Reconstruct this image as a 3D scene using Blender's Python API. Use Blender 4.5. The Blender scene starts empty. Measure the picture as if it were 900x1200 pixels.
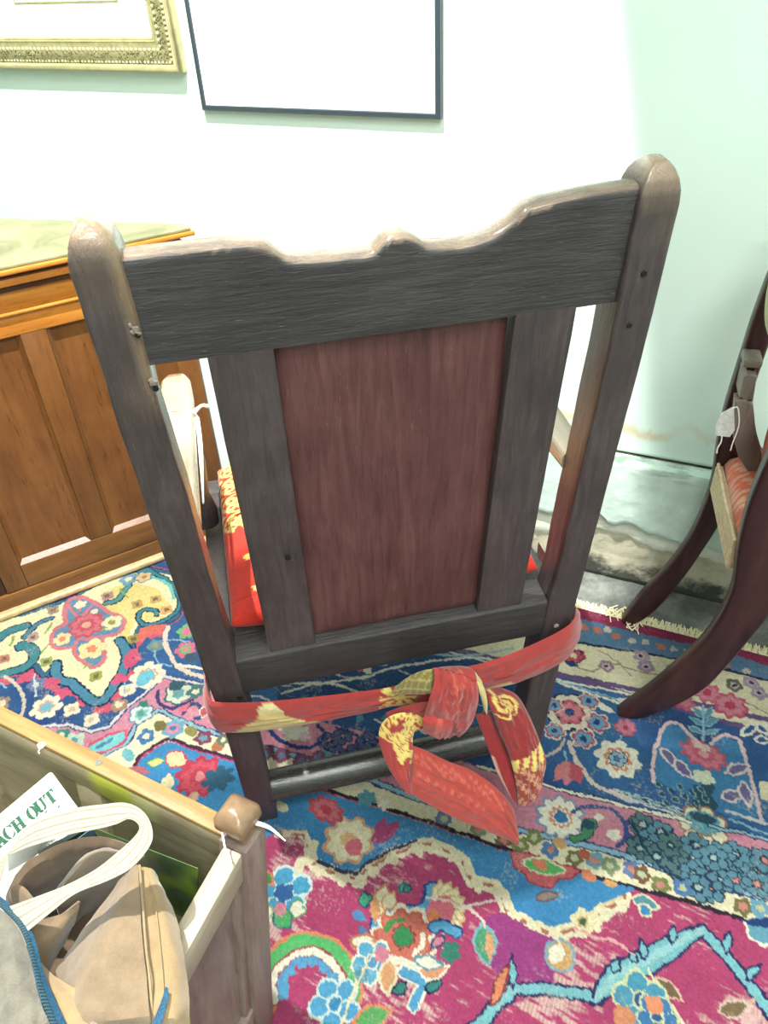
import bpy, bmesh, math, random
import numpy as np
from mathutils import Vector, Matrix, noise as mn

S = bpy.context.scene
COL = S.collection
random.seed(7)
rng = np.random.default_rng(7)

# ------------------------------------------------------------------ camera
FPX, PITCH, ROLL, CAM = 917.0, math.radians(37.0), math.radians(-3.3), Vector((0, 0, 1.2))
_F = Vector((0, math.cos(PITCH), -math.sin(PITCH)))
_R0 = Vector((1, 0, 0)); _U0 = _R0.cross(_F)
CR = math.cos(ROLL) * _R0 + math.sin(ROLL) * _U0
CU = -math.sin(ROLL) * _R0 + math.cos(ROLL) * _U0
cam_data = bpy.data.cameras.new('camera'); cam = bpy.data.objects.new('camera', cam_data); COL.objects.link(cam)
cam.matrix_world = Matrix(((CR.x, CU.x, -_F.x, CAM.x), (CR.y, CU.y, -_F.y, CAM.y), (CR.z, CU.z, -_F.z, CAM.z), (0, 0, 0, 1)))
cam_data.sensor_fit = 'AUTO'; cam_data.sensor_width = 36.0
cam_data.lens = FPX / 1200.0 * 36.0
cam_data.clip_start = 0.02
S.camera = cam

# ------------------------------------------------------------------ colour management, world
S.view_settings.view_transform = 'Standard'
S.view_settings.look = 'None'
S.view_settings.gamma = 1.0
S.view_settings.use_curve_mapping = False
S.view_settings.exposure = 0.85
W = bpy.data.worlds.new('world'); S.world = W; W.use_nodes = True
W.node_tree.nodes['Background'].inputs[0].default_value = (0.9, 1.0, 0.97, 1)
W.node_tree.nodes['Background'].inputs[1].default_value = 0.3

# ------------------------------------------------------------------ lamps: track spots, plus unseen ceiling fills added for ambient light
def aim(o, target):
    o.rotation_euler = (Vector(target) - o.location).to_track_quat('-Z', 'Y').to_euler()
def spot(name, loc, target, power, half_deg, blend, size, color):
    l = bpy.data.lights.new(name, 'SPOT'); l.energy = power; l.spot_size = math.radians(2 * half_deg)
    l.spot_blend = blend; l.shadow_soft_size = size; l.color = color
    o = bpy.data.objects.new(name, l); COL.objects.link(o); o.location = loc; aim(o, target); return o
def area(name, loc, target, power, sx, sy, color):
    l = bpy.data.lights.new(name, 'AREA'); l.shape = 'RECTANGLE'; l.size = sx; l.size_y = sy; l.energy = power; l.color = color
    o = bpy.data.objects.new(name, l); COL.objects.link(o); o.location = loc; aim(o, target); return o
spot('wall_spotlight', (-0.36, 0.84, 2.5), (-0.44, 1.75, 0.90), 310, 30.5, 0.10, 0.02, (1.0, 0.99, 0.955))
spot('cradle_spotlight', (-0.62, 0.72, 2.5), (-0.02, 0.36, 0.1), 215, 18.5, 0.75, 0.02, (1.0, 0.985, 0.945))
area('ceiling_fill_light', (0.5, -0.5, 2.86), (0.5, -0.5, 0), 40, 1.2, 0.6, (0.97, 1.0, 0.985))
area('ceiling_fill_light', (0.2, -1.6, 2.86), (0.2, -1.6, 0), 34, 1.2, 0.6, (0.98, 1.0, 0.99))

# ------------------------------------------------------------------ geometry of the place
def ray(px, py): return (px - 450) / FPX * CR - (py - 600) / FPX * CU + _F
def at_z(px, py, z=0.0):
    d = ray(px, py); return CAM + d * ((z - CAM.z) / d.z)
def at_pl(px, py, P, n):
    d = ray(px, py); return CAM + d * ((Vector(P) - CAM).dot(n) / d.dot(n))
WA, CA, CHA = -0.455, 0.505, 0.184
WD = Vector((math.cos(WA), math.sin(WA), 0)); WN = Vector((-math.sin(WA), math.cos(WA), 0))   # along the wall, into the wall
WALL_D = 1.41
def wall_pt(w, d, z): return WD * w + WN * d + Vector((0, 0, z))
M_WALL = Matrix(((WD.x, WN.x, 0, 0), (WD.y, WN.y, 0, 0), (0, 0, 1, 0), (0, 0, 0, 1)))        # local: along, into, up
FLOOR_Z = -0.009

# ------------------------------------------------------------------ object helpers
WORLD = {}
def tag(o, label=None, cat=None, group=None, kind=None):
    if label: o['label'] = label
    if cat: o['category'] = cat
    if group: o['group'] = group
    if kind: o['kind'] = kind
    return o
def thing(name, label, cat, M, group=None):
    o = bpy.data.objects.new(name, None); COL.objects.link(o); o.empty_display_size = 0.05
    if not isinstance(M, Matrix): M = Matrix.Translation(M)
    o.matrix_basis = M; WORLD[o.name] = M.copy()
    return tag(o, label, cat, group)
def put(o, parent, M):
    M = M.copy() if M is not None else (WORLD[parent.name].copy() if parent else Matrix())
    WORLD[o.name] = M
    if parent:
        o.parent = parent; o.matrix_basis = WORLD[parent.name].inverted() @ M
    else: o.matrix_basis = M
def obj(name, bm, mat, parent=None, M=None, smooth=True, angle=40):
    me = bpy.data.meshes.new(name)
    bmesh.ops.recalc_face_normals(bm, faces=bm.faces)
    bm.to_mesh(me); bm.free()
    if isinstance(mat, (list, tuple)):
        for m in mat: me.materials.append(m)
    else: me.materials.append(mat)
    if smooth:
        me.polygons.foreach_set('use_smooth', [True] * len(me.polygons))
        try: me.set_sharp_from_angle(angle=math.radians(angle))
        except Exception: pass
    o = bpy.data.objects.new(name, me); COL.objects.link(o); put(o, parent, M); return o
def new(): return bmesh.new()
def box(bm, x0, x1, y0, y1, z0, z1, bev=0.0, seg=2, M=None):
    vs = [bm.verts.new(c) for c in ((x0,y0,z0),(x1,y0,z0),(x1,y1,z0),(x0,y1,z0),(x0,y0,z1),(x1,y0,z1),(x1,y1,z1),(x0,y1,z1))]
    fs = [bm.faces.new([vs[i] for i in f]) for f in ((0,3,2,1),(4,5,6,7),(0,1,5,4),(1,2,6,5),(2,3,7,6),(3,0,4,7))]
    if M is not None:
        for v in vs: v.co = M @ v.co
    if bev > 0:
        es = {e for f in fs for e in f.edges}
        bmesh.ops.bevel(bm, geom=list(es), offset=bev, segments=seg, profile=0.5, affect='EDGES')
    return bm
def bx(*a, **k): return box(new(), *a, **k)
def loft(bm, rings, cap=True, closed=True):
    R = [[bm.verts.new(p) for p in r] for r in rings]; n = len(R[0])
    for i in range(len(R) - 1):
        for j in range(n if closed else n - 1):
            k = (j + 1) % n
            bm.faces.new((R[i][j], R[i][k], R[i+1][k], R[i+1][j]))
    if cap and closed:
        bm.faces.new(R[0][::-1]); bm.faces.new(R[-1])
    return bm
def prism(bm, pts, f, bev=0.0):
    """pts: 2-D outline, f(p, side) -> 3-D; side 0/1"""
    A = [bm.verts.new(f(p, 0)) for p in pts]; B = [bm.verts.new(f(p, 1)) for p in pts]
    fs = [bm.faces.new(A[::-1]), bm.faces.new(B)]
    n = len(pts)
    for i in range(n): fs.append(bm.faces.new((A[i], A[(i+1) % n], B[(i+1) % n], B[i])))
    if bev > 0:
        es = set(fs[0].edges) | set(fs[1].edges)
        bmesh.ops.bevel(bm, geom=list(es), offset=bev, segments=2, profile=0.5, affect='EDGES')
    return bm
def catmull(P, n, closed=False):
    P = [Vector(p) for p in P]
    if closed: Q = [P[-1]] + P + [P[0], P[1]]
    else: Q = [2 * P[0] - P[1]] + P + [2 * P[-1] - P[-2]]
    m = len(Q) - 3; out = []
    # arc-length resample
    dense = []
    for i in range(m):
        p0, p1, p2, p3 = Q[i:i+4]
        for k in range(12):
            t = k / 12
            dense.append(0.5 * ((2*p1) + (p2-p0)*t + (2*p0-5*p1+4*p2-p3)*t*t + (3*p1-p0-3*p2+p3)*t**3))
    dense.append(Q[-2])
    L = [0.0]
    for i in range(1, len(dense)): L.append(L[-1] + (dense[i]-dense[i-1]).length)
    tot = L[-1]; j = 0
    cnt = n if not closed else n + 1
    for i in range(cnt):
        s = tot * i / (cnt - 1)
        while j < len(L) - 2 and L[j+1] < s: j += 1
        f = (s - L[j]) / max(1e-9, L[j+1] - L[j]); out.append(dense[j].lerp(dense[j+1], min(1, max(0, f))))
    return out[:n] if closed else out
def tube(bm, P, r, seg=8, n=None, cap=True):
    pts = catmull(P, n) if n else [Vector(p) for p in P]
    rr = r if isinstance(r, (list, tuple)) else [r]
    rings = []; up = Vector((0.3, 0.2, 0.93))
    for i, p in enumerate(pts):
        t = (pts[min(i+1, len(pts)-1)] - pts[max(i-1, 0)]).normalized()
        u = t.cross(up)
        if u.length < 1e-3: u = t.cross(Vector((1, 0, 0)))
        u.normalize(); v = t.cross(u); up = -v if False else up
        f = i / max(1, len(pts)-1) * (len(rr)-1); k = min(int(f), len(rr)-2) if len(rr) > 1 else 0
        rad = rr[0] if len(rr) == 1 else rr[k] + (rr[k+1]-rr[k]) * (f-k)
        rings.append([p + (u*math.cos(a) + v*math.sin(a)) * rad for a in [2*math.pi*j/seg for j in range(seg)]])
    return loft(bm, rings, cap)
def rrect(x0, x1, y0, y1, r, n=3):
    """rounded rectangle ring; r a number or four radii (x0y0, x1y0, x1y1, x0y1)"""
    r = [r]*4 if not isinstance(r, (list, tuple)) else r
    out = []
    for (cx, cy, a0), q in zip(((x0, y0, math.pi), (x1, y0, 1.5*math.pi), (x1, y1, 0), (x0, y1, .5*math.pi)), r):
        sx = cx + q if cx == x0 else cx - q; sy = cy + q if cy == y0 else cy - q
        for k in range(n + 1):
            a = a0 + .5*math.pi*k/n; out.append((sx + q*math.cos(a), sy + q*math.sin(a)))
    return out
def nz(x, y, z=0.0): return mn.noise(Vector((x, y, z)))
def lin(c):
    c = [x / 255.0 for x in c[:3]]
    return tuple([x/12.92 if x <= .04045 else ((x+.055)/1.055)**2.4 for x in c])
def paint(o, fn):
    """store a colour per vertex ('Col'); fn(co) -> sRGB 0..255"""
    me = o.data; at = me.color_attributes.new('Col', 'FLOAT_COLOR', 'POINT')
    a = np.ones((len(me.vertices), 4), np.float32)
    for i, v in enumerate(me.vertices): a[i, :3] = lin(fn(v.co))
    at.data.foreach_set('color', a.ravel())
def strip(top, bot, nrm, N=60, M=14, thick=.005, bulge=.006, ridge=.0012, seed=0, colour=None, smooth=True):
    """a soft band of cloth between two edge lines; returns bmesh with 'Col' layer"""
    T = catmull(top, N) if smooth else top; B = catmull(bot, N) if smooth else bot
    bm = new(); cl = bm.verts.layers.float_color.new('Col') if colour else None
    nf = nrm if callable(nrm) else (lambda u: Vector(nrm))
    Fv, Bv = [], []
    for i in range(N):
        u = i / (N-1); rowF, rowB = [], []
        t = (T[min(i+1, N-1)] + B[min(i+1, N-1)] - T[max(i-1, 0)] - B[max(i-1, 0)])
        ac = B[i] - T[i]; nn = t.cross(ac)
        if nn.length < 1e-9: nn = nf(u)
        nn.normalize()
        if nn.dot(nf(u)) < 0: nn = -nn
        for j in range(M):
            v = j / (M-1); p = T[i].lerp(B[i], v); s = math.sin(math.pi*v) ** .6 if 0 < v < 1 else 0
            w = ridge * (nz(v*9+seed, u*5, seed*3.1) + .6*nz(v*22, u*9+seed, 1.7)) * (0.3+s)
            a = bm.verts.new(p + nn*(bulge*s + w)); b = bm.verts.new(p - nn*(thick*(.15+.85*s)))
            if cl:
                c = (*lin(colour(u, v)), 1); a[cl] = c; b[cl] = c
            rowF.append(a); rowB.append(b)
        Fv.append(rowF); Bv.append(rowB)
    for i in range(N-1):
        for j in range(M-1):
            bm.faces.new((Fv[i][j], Fv[i][j+1], Fv[i+1][j+1], Fv[i+1][j]))
            bm.faces.new((Bv[i][j], Bv[i+1][j], Bv[i+1][j+1], Bv[i][j+1]))
        for j in (0, M-1): bm.faces.new((Fv[i][j], Fv[i+1][j], Bv[i+1][j], Bv[i][j]))
    for i in (0, N-1):
        for j in range(M-1): bm.faces.new((Fv[i][j], Fv[i][j+1], Bv[i][j+1], Bv[i][j]))
    return bm

# ------------------------------------------------------------------ material helpers
def mat(name):
    m = bpy.data.materials.new(name); m.use_nodes = True; nt = m.node_tree
    return m, nt, nt.nodes['Principled BSDF']
def node(nt, t, **k):
    n = nt.nodes.new(t)
    for a, b in k.items(): setattr(n, a, b)
    return n
def ramp(nt, stops):
    r = node(nt, 'ShaderNodeValToRGB'); e = r.color_ramp.elements
    while len(e) < len(stops): e.new(0.5)
    for i, (p, c) in enumerate(stops):
        e[i].position = p; e[i].color = (*lin(c), 1)
    return r
def noise_tex(nt, coord, scale, detail=4, rough=.55, stretch=(1, 1, 1), dist=0.0):
    mp = node(nt, 'ShaderNodeMapping'); mp.inputs['Scale'].default_value = stretch
    nt.links.new(coord, mp.inputs['Vector'])
    n = node(nt, 'ShaderNodeTexNoise'); n.inputs['Scale'].default_value = scale
    n.inputs['Detail'].default_value = detail; n.inputs['Roughness'].default_value = rough; n.inputs['Distortion'].default_value = dist
    nt.links.new(mp.outputs['Vector'], n.inputs['Vector']); return n.outputs['Fac']
def mixc(nt, fac, a, b, mode='MIX'):
    m = node(nt, 'ShaderNodeMix', data_type='RGBA', blend_type=mode)
    for s, v in ((m.inputs[0], fac), (m.inputs[6], a), (m.inputs[7], b)):
        if hasattr(v, 'node'): nt.links.new(v, s)
        else: s.default_value = v if not isinstance(v, tuple) else (*v[:3], 1)
    return m.outputs[2]
def bump(nt, h, strength, dist=.001):
    b = node(nt, 'ShaderNodeBump'); b.inputs['Strength'].default_value = strength; b.inputs['Distance'].default_value = dist
    nt.links.new(h, b.inputs['Height']); return b.outputs['Normal']
def mathn(nt, op, a, b=None):
    m = node(nt, 'ShaderNodeMath', operation=op)
    for s, v in zip(m.inputs, (a, b)):
        if v is None: continue
        if hasattr(v, 'node'): nt.links.new(v, s)
        else: s.default_value = v
    return m.outputs[0]
def plain(name, c, rough=.6, spec=.4, metal=0, bumpy=0, scale=200, var=0.0):
    m, nt, p = mat(name); p.inputs['Base Color'].default_value = (*lin(c), 1)
    p.inputs['Roughness'].default_value = rough; p.inputs['Metallic'].default_value = metal; p.inputs['Specular IOR Level'].default_value = spec
    co = node(nt, 'ShaderNodeTexCoord').outputs['Object']
    n = noise_tex(nt, co, scale)
    if var:
        r = ramp(nt, [(.3, tuple(max(0, x*(1-var)) for x in c)), (.7, tuple(min(255, x*(1+var)) for x in c))])
        nt.links.new(n, r.inputs[0]); nt.links.new(r.outputs[0], p.inputs['Base Color'])
    if bumpy: nt.links.new(bump(nt, n, bumpy), p.inputs['Normal'])
    return m
def wood(name, dark, mid, light, axis='z', scale=18, rough=(.35, .6), grain=.5, mott=.5, spec=.5, stretch=14, scratch=None):
    """grain runs along the local axis"""
    m, nt, p = mat(name)
    co = node(nt, 'ShaderNodeTexCoord').outputs['Object']
    st = {'x': (1, stretch, stretch), 'y': (stretch, 1, stretch), 'z': (stretch, stretch, 1)}[axis]
    g = noise_tex(nt, co, scale*.35, 6, .62, st, .6)
    f = noise_tex(nt, co, scale*1.7, 5, .7, st, .2)
    b = noise_tex(nt, co, 9, 4, .6)
    r = ramp(nt, [(.28, dark), (.5, mid), (.74, light)])
    mixn = mathn(nt, 'ADD', mathn(nt, 'MULTIPLY', g, 1-mott*.5), mathn(nt, 'MULTIPLY', b, mott*.5))
    nt.links.new(mixn, r.inputs[0]); c = r.outputs[0]
    r2 = ramp(nt, [(.30, (165, 165, 165)), (.46, (255, 255, 255))]); nt.links.new(f, r2.inputs[0])
    c = mixc(nt, 0.55, c, r2.outputs[0], 'MULTIPLY')
    if scratch:
        s = noise_tex(nt, co, scale*2.2, 3, .5, {'x': (1, 9, 9), 'y': (9, 1, 9), 'z': (9, 9, 1)}[axis], .4)
        r3 = ramp(nt, [(.68, (0, 0, 0)), (.76, (255, 255, 255))]); nt.links.new(s, r3.inputs[0])
        k = mathn(nt, 'MULTIPLY', r3.outputs[0], .45)
        c = mixc(nt, k, c, lin(scratch))
    at = node(nt, 'ShaderNodeAttribute', attribute_name='wear')
    wn = mathn(nt, 'MULTIPLY', at.outputs['Fac'], mathn(nt, 'ADD', .35, f))
    c = mixc(nt, wn, c, lin((142, 118, 92)))
    nt.links.new(c, p.inputs['Base Color'])
    rr = node(nt, 'ShaderNodeMapRange'); rr.inputs[3].default_value = rough[0]; rr.inputs[4].default_value = rough[1]
    rr.inputs[1].default_value = .3; rr.inputs[2].default_value = .7
    nt.links.new(f, rr.inputs[0])
    ro = mathn(nt, 'SUBTRACT', rr.outputs[0], mathn(nt, 'MULTIPLY', at.outputs['Fac'], .36))
    nt.links.new(ro, p.inputs['Roughness'])
    nt.links.new(mathn(nt, 'MULTIPLY', at.outputs['Fac'], .7), p.inputs['Coat Weight']); p.inputs['Coat Roughness'].default_value = .16
    p.inputs['Specular IOR Level'].default_value = spec
    nt.links.new(bump(nt, mathn(nt, 'ADD', g, mathn(nt, 'MULTIPLY', f, .8)), grain, .0015), p.inputs['Normal'])
    return m
def cloth(name, rough=.9, weave=900, strength=.4, tint=None, ridge=None, sheen=.15):
    """colour from the vertex attribute 'Col', woven relief"""
    m, nt, p = mat(name)
    co = node(nt, 'ShaderNodeTexCoord').outputs['Object']
    if tint: col = None
    at = node(nt, 'ShaderNodeAttribute', attribute_name='Col')
    n = noise_tex(nt, co, weave, 2, .5)
    n2 = noise_tex(nt, co, 60, 4, .6)
    r = ramp(nt, [(.25, (175, 175, 175)), (.75, (255, 255, 255))]); nt.links.new(mathn(nt, 'ADD', mathn(nt, 'MULTIPLY', n, .6), mathn(nt, 'MULTIPLY', n2, .4)), r.inputs[0])
    base = at.outputs['Color'] if not tint else (*lin(tint), 1)
    c = mixc(nt, .8, base, r.outputs[0], 'MULTIPLY')
    nt.links.new(c, p.inputs['Base Color']); p.inputs['Roughness'].default_value = rough
    p.inputs['Specular IOR Level'].default_value = .2; p.inputs['Sheen Weight'].default_value = sheen
    nt.links.new(bump(nt, n, strength, .0006), p.inputs['Normal'])
    return m
# ================================================================== SETTING
def wall_mat(name, base, stain=False):
    m, nt, p = mat(name); co = node(nt, 'ShaderNodeTexCoord').outputs['Object']
    n = noise_tex(nt, co, 3, 4, .5); n2 = noise_tex(nt, co, 160, 3, .6)
    r = ramp(nt, [(.3, tuple(x-5 for x in base)), (.7, tuple(min(255, x+3) for x in base))]); nt.links.new(n, r.inputs[0]); c = r.outputs[0]
    if stain:
        sp = node(nt, 'ShaderNodeSeparateXYZ'); nt.links.new(co, sp.inputs[0])
        wv = noise_tex(nt, co, 14, 4, .55, (1, 1, .25)); pt = noise_tex(nt, co, 5, 2, .5, (1, 1, .2))
        h = mathn(nt, 'ADD', .305, mathn(nt, 'MULTIPLY', wv, .135))
        d = mathn(nt, 'SUBTRACT', sp.outputs['Z'], h)
        ring = node(nt, 'ShaderNodeMapRange', interpolation_type='SMOOTHSTEP'); nt.links.new(mathn(nt, 'ABSOLUTE', d), ring.inputs[0])
        ring.inputs[1].default_value = 0.0; ring.inputs[2].default_value = .018; ring.inputs[3].default_value = 1; ring.inputs[4].default_value = 0
        pr = ramp(nt, [(.35, (0, 0, 0)), (.55, (255, 255, 255))]); nt.links.new(pt, pr.inputs[0])
        c = mixc(nt, mathn(nt, 'MULTIPLY', mathn(nt, 'MULTIPLY', ring.outputs[0], pr.outputs[0]), .75), c, lin((196, 178, 140)))
        dirt = node(nt, 'ShaderNodeMapRange', interpolation_type='SMOOTHSTEP'); nt.links.new(sp.outputs['Z'], dirt.inputs[0])
        dirt.inputs[1].default_value = .318; dirt.inputs[2].default_value = .326; dirt.inputs[3].default_value = .55; dirt.inputs[4].default_value = 0
        c = mixc(nt, dirt.outputs[0], c, lin((70, 90, 75)))
    nt.links.new(c, p.inputs['Base Color']); p.inputs['Roughness'].default_value = .62
    nt.links.new(bump(nt, n2, .12, .001), p.inputs['Normal']); return m
M_white = wall_mat('painted_wall', (206, 226, 215), True)
M_white2 = wall_mat('painted_room_wall', (215, 225, 218))
def plaster(name, base, dark, rough=.85, mould=0.0):
    m, nt, p = mat(name); co = node(nt, 'ShaderNodeTexCoord').outputs['Object']
    n = noise_tex(nt, co, 22, 6, .65); f = noise_tex(nt, co, 120, 5, .7)
    r = ramp(nt, [(.25, dark), (.55, base), (.8, tuple(min(255, x+8) for x in base))]); nt.links.new(n, r.inputs[0]); c = r.outputs[0]
    sp = node(nt, 'ShaderNodeSeparateXYZ'); nt.links.new(co, sp.inputs[0])
    top = node(nt, 'ShaderNodeMapRange'); nt.links.new(sp.outputs['Z'], top.inputs[0])           # dirt on the upper ledge
    top.inputs[1].default_value = .288; top.inputs[2].default_value = .312; top.inputs[3].default_value = 0; top.inputs[4].default_value = 1
    tn = noise_tex(nt, co, 30, 4, .6, (.4, 1, 3)); tr = ramp(nt, [(.46, (0, 0, 0)), (.62, (255, 255, 255))]); nt.links.new(tn, tr.inputs[0])
    c = mixc(nt, mathn(nt, 'MULTIPLY', mathn(nt, 'MULTIPLY', top.outputs[0], tr.outputs[0]), .8), c, lin((84, 100, 86)))
    if mould:
        lo = node(nt, 'ShaderNodeMapRange'); nt.links.new(sp.outputs['Z'], lo.inputs[0])
        lo.inputs[1].default_value = -.01; lo.inputs[2].default_value = .10; lo.inputs[3].default_value = .42; lo.inputs[4].default_value = -.12
        mn_ = noise_tex(nt, co, 13, 7, .72, (1, 1, 1.5)); k = mathn(nt, 'ADD', lo.outputs[0], mn_)
        kr = ramp(nt, [(.60, (0, 0, 0)), (.80, (255, 255, 255))]); nt.links.new(k, kr.inputs[0])
        c = mixc(nt, mathn(nt, 'MULTIPLY', kr.outputs[0], mould), c, lin((52, 54, 48)))
    nt.links.new(c, p.inputs['Base Color']); p.inputs['Roughness'].default_value = rough
    nt.links.new(bump(nt, mathn(nt, 'ADD', n, f), .5, .002), p.inputs['Normal']); return m
M_mint = plaster('mint_plaster', (205, 226, 214), (186, 205, 192))
M_cream = plaster('cream_undercoat', (226, 230, 214), (200, 204, 186))
M_cement = plaster('bare_cement', (196, 190, 168), (150, 146, 126), .9, .95)

# floor: dusty grey concrete
m, nt, p = mat('concrete'); co = node(nt, 'ShaderNodeTexCoord').outputs['Object']
n = noise_tex(nt, co, 9, 8, .68); f = noise_tex(nt, co, 90, 5, .7)
r = ramp(nt, [(.3, (58, 62, 60)), (.5, (104, 108, 103)), (.72, (158, 158, 148))]); nt.links.new(mathn(nt, 'ADD', mathn(nt, 'MULTIPLY', n, .75), mathn(nt, 'MULTIPLY', f, .25)), r.inputs[0])
nt.links.new(r.outputs[0], p.inputs['Base Color']); p.inputs['Roughness'].default_value = .85
nt.links.new(bump(nt, mathn(nt, 'ADD', n, f), .5, .003), p.inputs['Normal']); M_conc = m

def structure(name, bm, m, M=M_WALL, parent=None):
    o = obj(name, bm, m, parent, M, smooth=False)
    if parent is None: o['kind'] = 'structure'
    return o
W0, W1, D0, HT = -2.6, 2.0, -2.4, 2.9
structure('floor', bx(W0-.1, W1+.1, D0-.1, WALL_D+.2, FLOOR_Z-.06, FLOOR_Z), M_conc)
structure('ceiling', bx(W0-.1, W1+.1, D0-.1, WALL_D+.2, HT, HT+.06), M_white2)
wb = structure('wall_back', bx(W0-.1, W1+.1, WALL_D, WALL_D+.12, .3185, HT), M_white)
structure('wall_left', bx(W0-.1, W0, D0, WALL_D, FLOOR_Z, HT), M_white2)
structure('wall_right', bx(W1, W1+.1, D0, WALL_D, FLOOR_Z, HT), M_white2)
structure('wall_front', bx(W0-.1, W1+.1, D0-.1, D0, FLOOR_Z, HT), M_white2)

# the crumbling old plaster under the boarded wall, three layers one behind the other
def interp(P, w):
    for (a, za), (b, zb) in zip(P, P[1:]):
        if w <= b: return za + (zb-za)*(w-a)/(b-a)
    return P[-1][1]
EDGE1 = [(-2.6, .15), (-.5, .15), (-.30, .148), (-.275, .146), (-.19, .185), (-.165, .176), (-.15, .160), (-.128, .153), (-.105, .166), (-.085, .160), (-.062, .151), (-.02, .145), (.02, .142), (.05, .150), (.09, .14), (2.0, .15)]
EDGE2 = [(-2.6, .08), (-.5, .082), (-.29, .078), (-.21, .092), (-.165, .125), (-.14, .118), (-.11, .125), (-.085, .113), (-.04, .101), (.0, .104), (.012, .128), (.03, .112), (.09, .1), (2.0, .09)]
def slab(low, high, depth, back, amp, w0, w1, nw, nh, seed):
    bm = new(); G = []
    for i in range(nw+1):
        w = w0 + (w1-w0)*i/nw; zl, zh = low(w), high(w); col = []
        for j in range(nh+1):
            t = j/nh; z = zl + (zh-zl)*t
            d = depth - amp*(nz(w*14, z*14, seed) + .5*nz(w*45, z*45, seed+4)) + (.006 if j == 0 else 0)
            if j == nh: d += .004
            col.append(bm.verts.new((w, d, z)))
        G.append(col)
    for i in range(nw):
        for j in range(nh): bm.faces.new((G[i][j], G[i+1][j], G[i+1][j+1], G[i][j+1]))
    for j in (0, nh):
        B = [bm.verts.new((g[j].co.x, back, g[j].co.z)) for g in G]
        for i in range(nw): bm.faces.new((G[i][j], G[i+1][j], B[i+1], B[i]))
    return bm
jag = lambda P, s: (lambda w: interp(P, w) + .007*nz(w*40, s) + .006*nz(w*95, s+2))
plb = structure('trim_1', slab(lambda w: FLOOR_Z-.002, lambda w: .31, 1.393, 1.47, .003, -2.6, 2.0, 330, 22, 1), M_cement)
o = obj('undercoat', slab(jag(EDGE2, 1), lambda w: .311, 1.386, 1.41, .0025, -2.6, 2.0, 520, 20, 2), M_cream, plb, M_WALL)
o = obj('plaster_coat', slab(jag(EDGE1, 2), lambda w: .3125, 1.371, 1.41, .0032, -2.6, 2.0, 560, 20, 3), M_mint, plb, M_WALL)

_cb = at_z(190, 652, 0.0); _cx = Vector((math.cos(CA), math.sin(CA), 0)); _cy = Vector((-math.sin(CA), math.cos(CA), 0))
structure('added_white_board', bx(.1895, .30, .006, .06, FLOOR_Z-.001, .70, .003), M_white2, Matrix(((_cx.x, _cy.x, 0, _cb.x), (_cx.y, _cy.y, 0, _cb.y), (0, 0, 1, 0), (0, 0, 0, 1))))  # white board added to give a bright strip beside the cabinet
# lamps
M_lampm = plain('lamp_metal', (230, 230, 228), .4)
m, nt, p = mat('lamp_glow'); p.inputs['Emission Color'].default_value = (1, .96, .88, 1); p.inputs['Emission Strength'].default_value = 4; M_glow = m
for nm, P, T in (('wall', (-.36, .84, 2.5), (-.44, 1.75, .88)), ('cradle', (-.62, .72, 2.5), (-.16, .50, .1))):
    P = Vector(P); d = (Vector(T) - P).normalized(); q = P - d*.11
    t = thing('track_spotlight', 'white ceiling spotlight can aimed at the ' + ('wall with the pictures' if nm == 'wall' else 'wooden cradle of bags'), 'spotlight', Vector((P.x, P.y, HT)), 'track spotlights on the ceiling')
    bm = new(); R = d.to_track_quat('Z', 'Y').to_matrix()
    prof = [(.02, 0), (.045, .004), (.048, .05), (.048, .10), (.044, .10), (.042, .06), (.015, .03)]
    loft(bm, [[q + R @ Vector((r_*math.cos(a), r_*math.sin(a), z_)) for a in [2*math.pi*k/24 for k in range(24)]] for r_, z_ in prof])
    obj('lamp_can', bm, M_lampm, t, Matrix())
    bm = new(); tube(bm, [Vector((P.x, P.y, HT)), q], .008); obj('stem', bm, M_lampm, t, Matrix())
# ================================================================== RUG: pattern woven on a fine grid lying on the floor
U0, U1, V0, V1, STEP = -1.50, .46, 0.0, 1.10, .0021
RUG_D = 1.268                                      # distance of the fringed edge from the origin along WN
def to_uv(px, py):
    P = at_z(px, py, 0.0); return (P.dot(WD), RUG_D - P.dot(WN))
NU, NV = int((U1-U0)/STEP)+1, int((V1-V0)/STEP)+1
gu, gv = np.meshgrid(np.linspace(U0, U1, NU), np.linspace(V0, V1, NV), indexing='ij')
def vnoise(u, v, s, seed=0):
    r = np.random.default_rng(seed); L = r.random((256, 256)).astype(np.float32)
    x, y = u*s + 1000.3, v*s + 1000.7; i, j = np.floor(x).astype(int), np.floor(y).astype(int); fx, fy = x-i, y-j
    fx = fx*fx*(3-2*fx); fy = fy*fy*(3-2*fy); i0, j0, i1, j1 = i % 256, j % 256, (i+1) % 256, (j+1) % 256
    return (L[i0, j0]*(1-fx)+L[i1, j0]*fx)*(1-fy) + (L[i0, j1]*(1-fx)+L[i1, j1]*fx)*fy
wu = gu + .0034*(vnoise(gu, gv, 190, 1)-.5) + .003*(vnoise(gu, gv, 60, 2)-.5)      # hand-knotted wobble
wv = gv + .0034*(vnoise(gu, gv, 190, 3)-.5) + .003*(vnoise(gu, gv, 60, 4)-.5)
IMG = np.zeros((NU, NV, 3), np.float32)
NAVY, BLUE, MID, SKY, TEAL, DTEAL = (14,52,118), (20,78,152), (36,104,172), (24,128,200), (70,140,170), (28,70,96)
CREAM, YEL, WHITE, PINK, ROSE, CRIM = (232,222,186), (230,206,120), (240,236,222), (214,112,146), (200,74,112), (184,38,72)
MAG, MAROON, LAV, PKB, GREEN, OLIVE = (172,44,104), (112,26,66), (198,150,190), (206,118,152), (58,160,92), (138,132,74)
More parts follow.
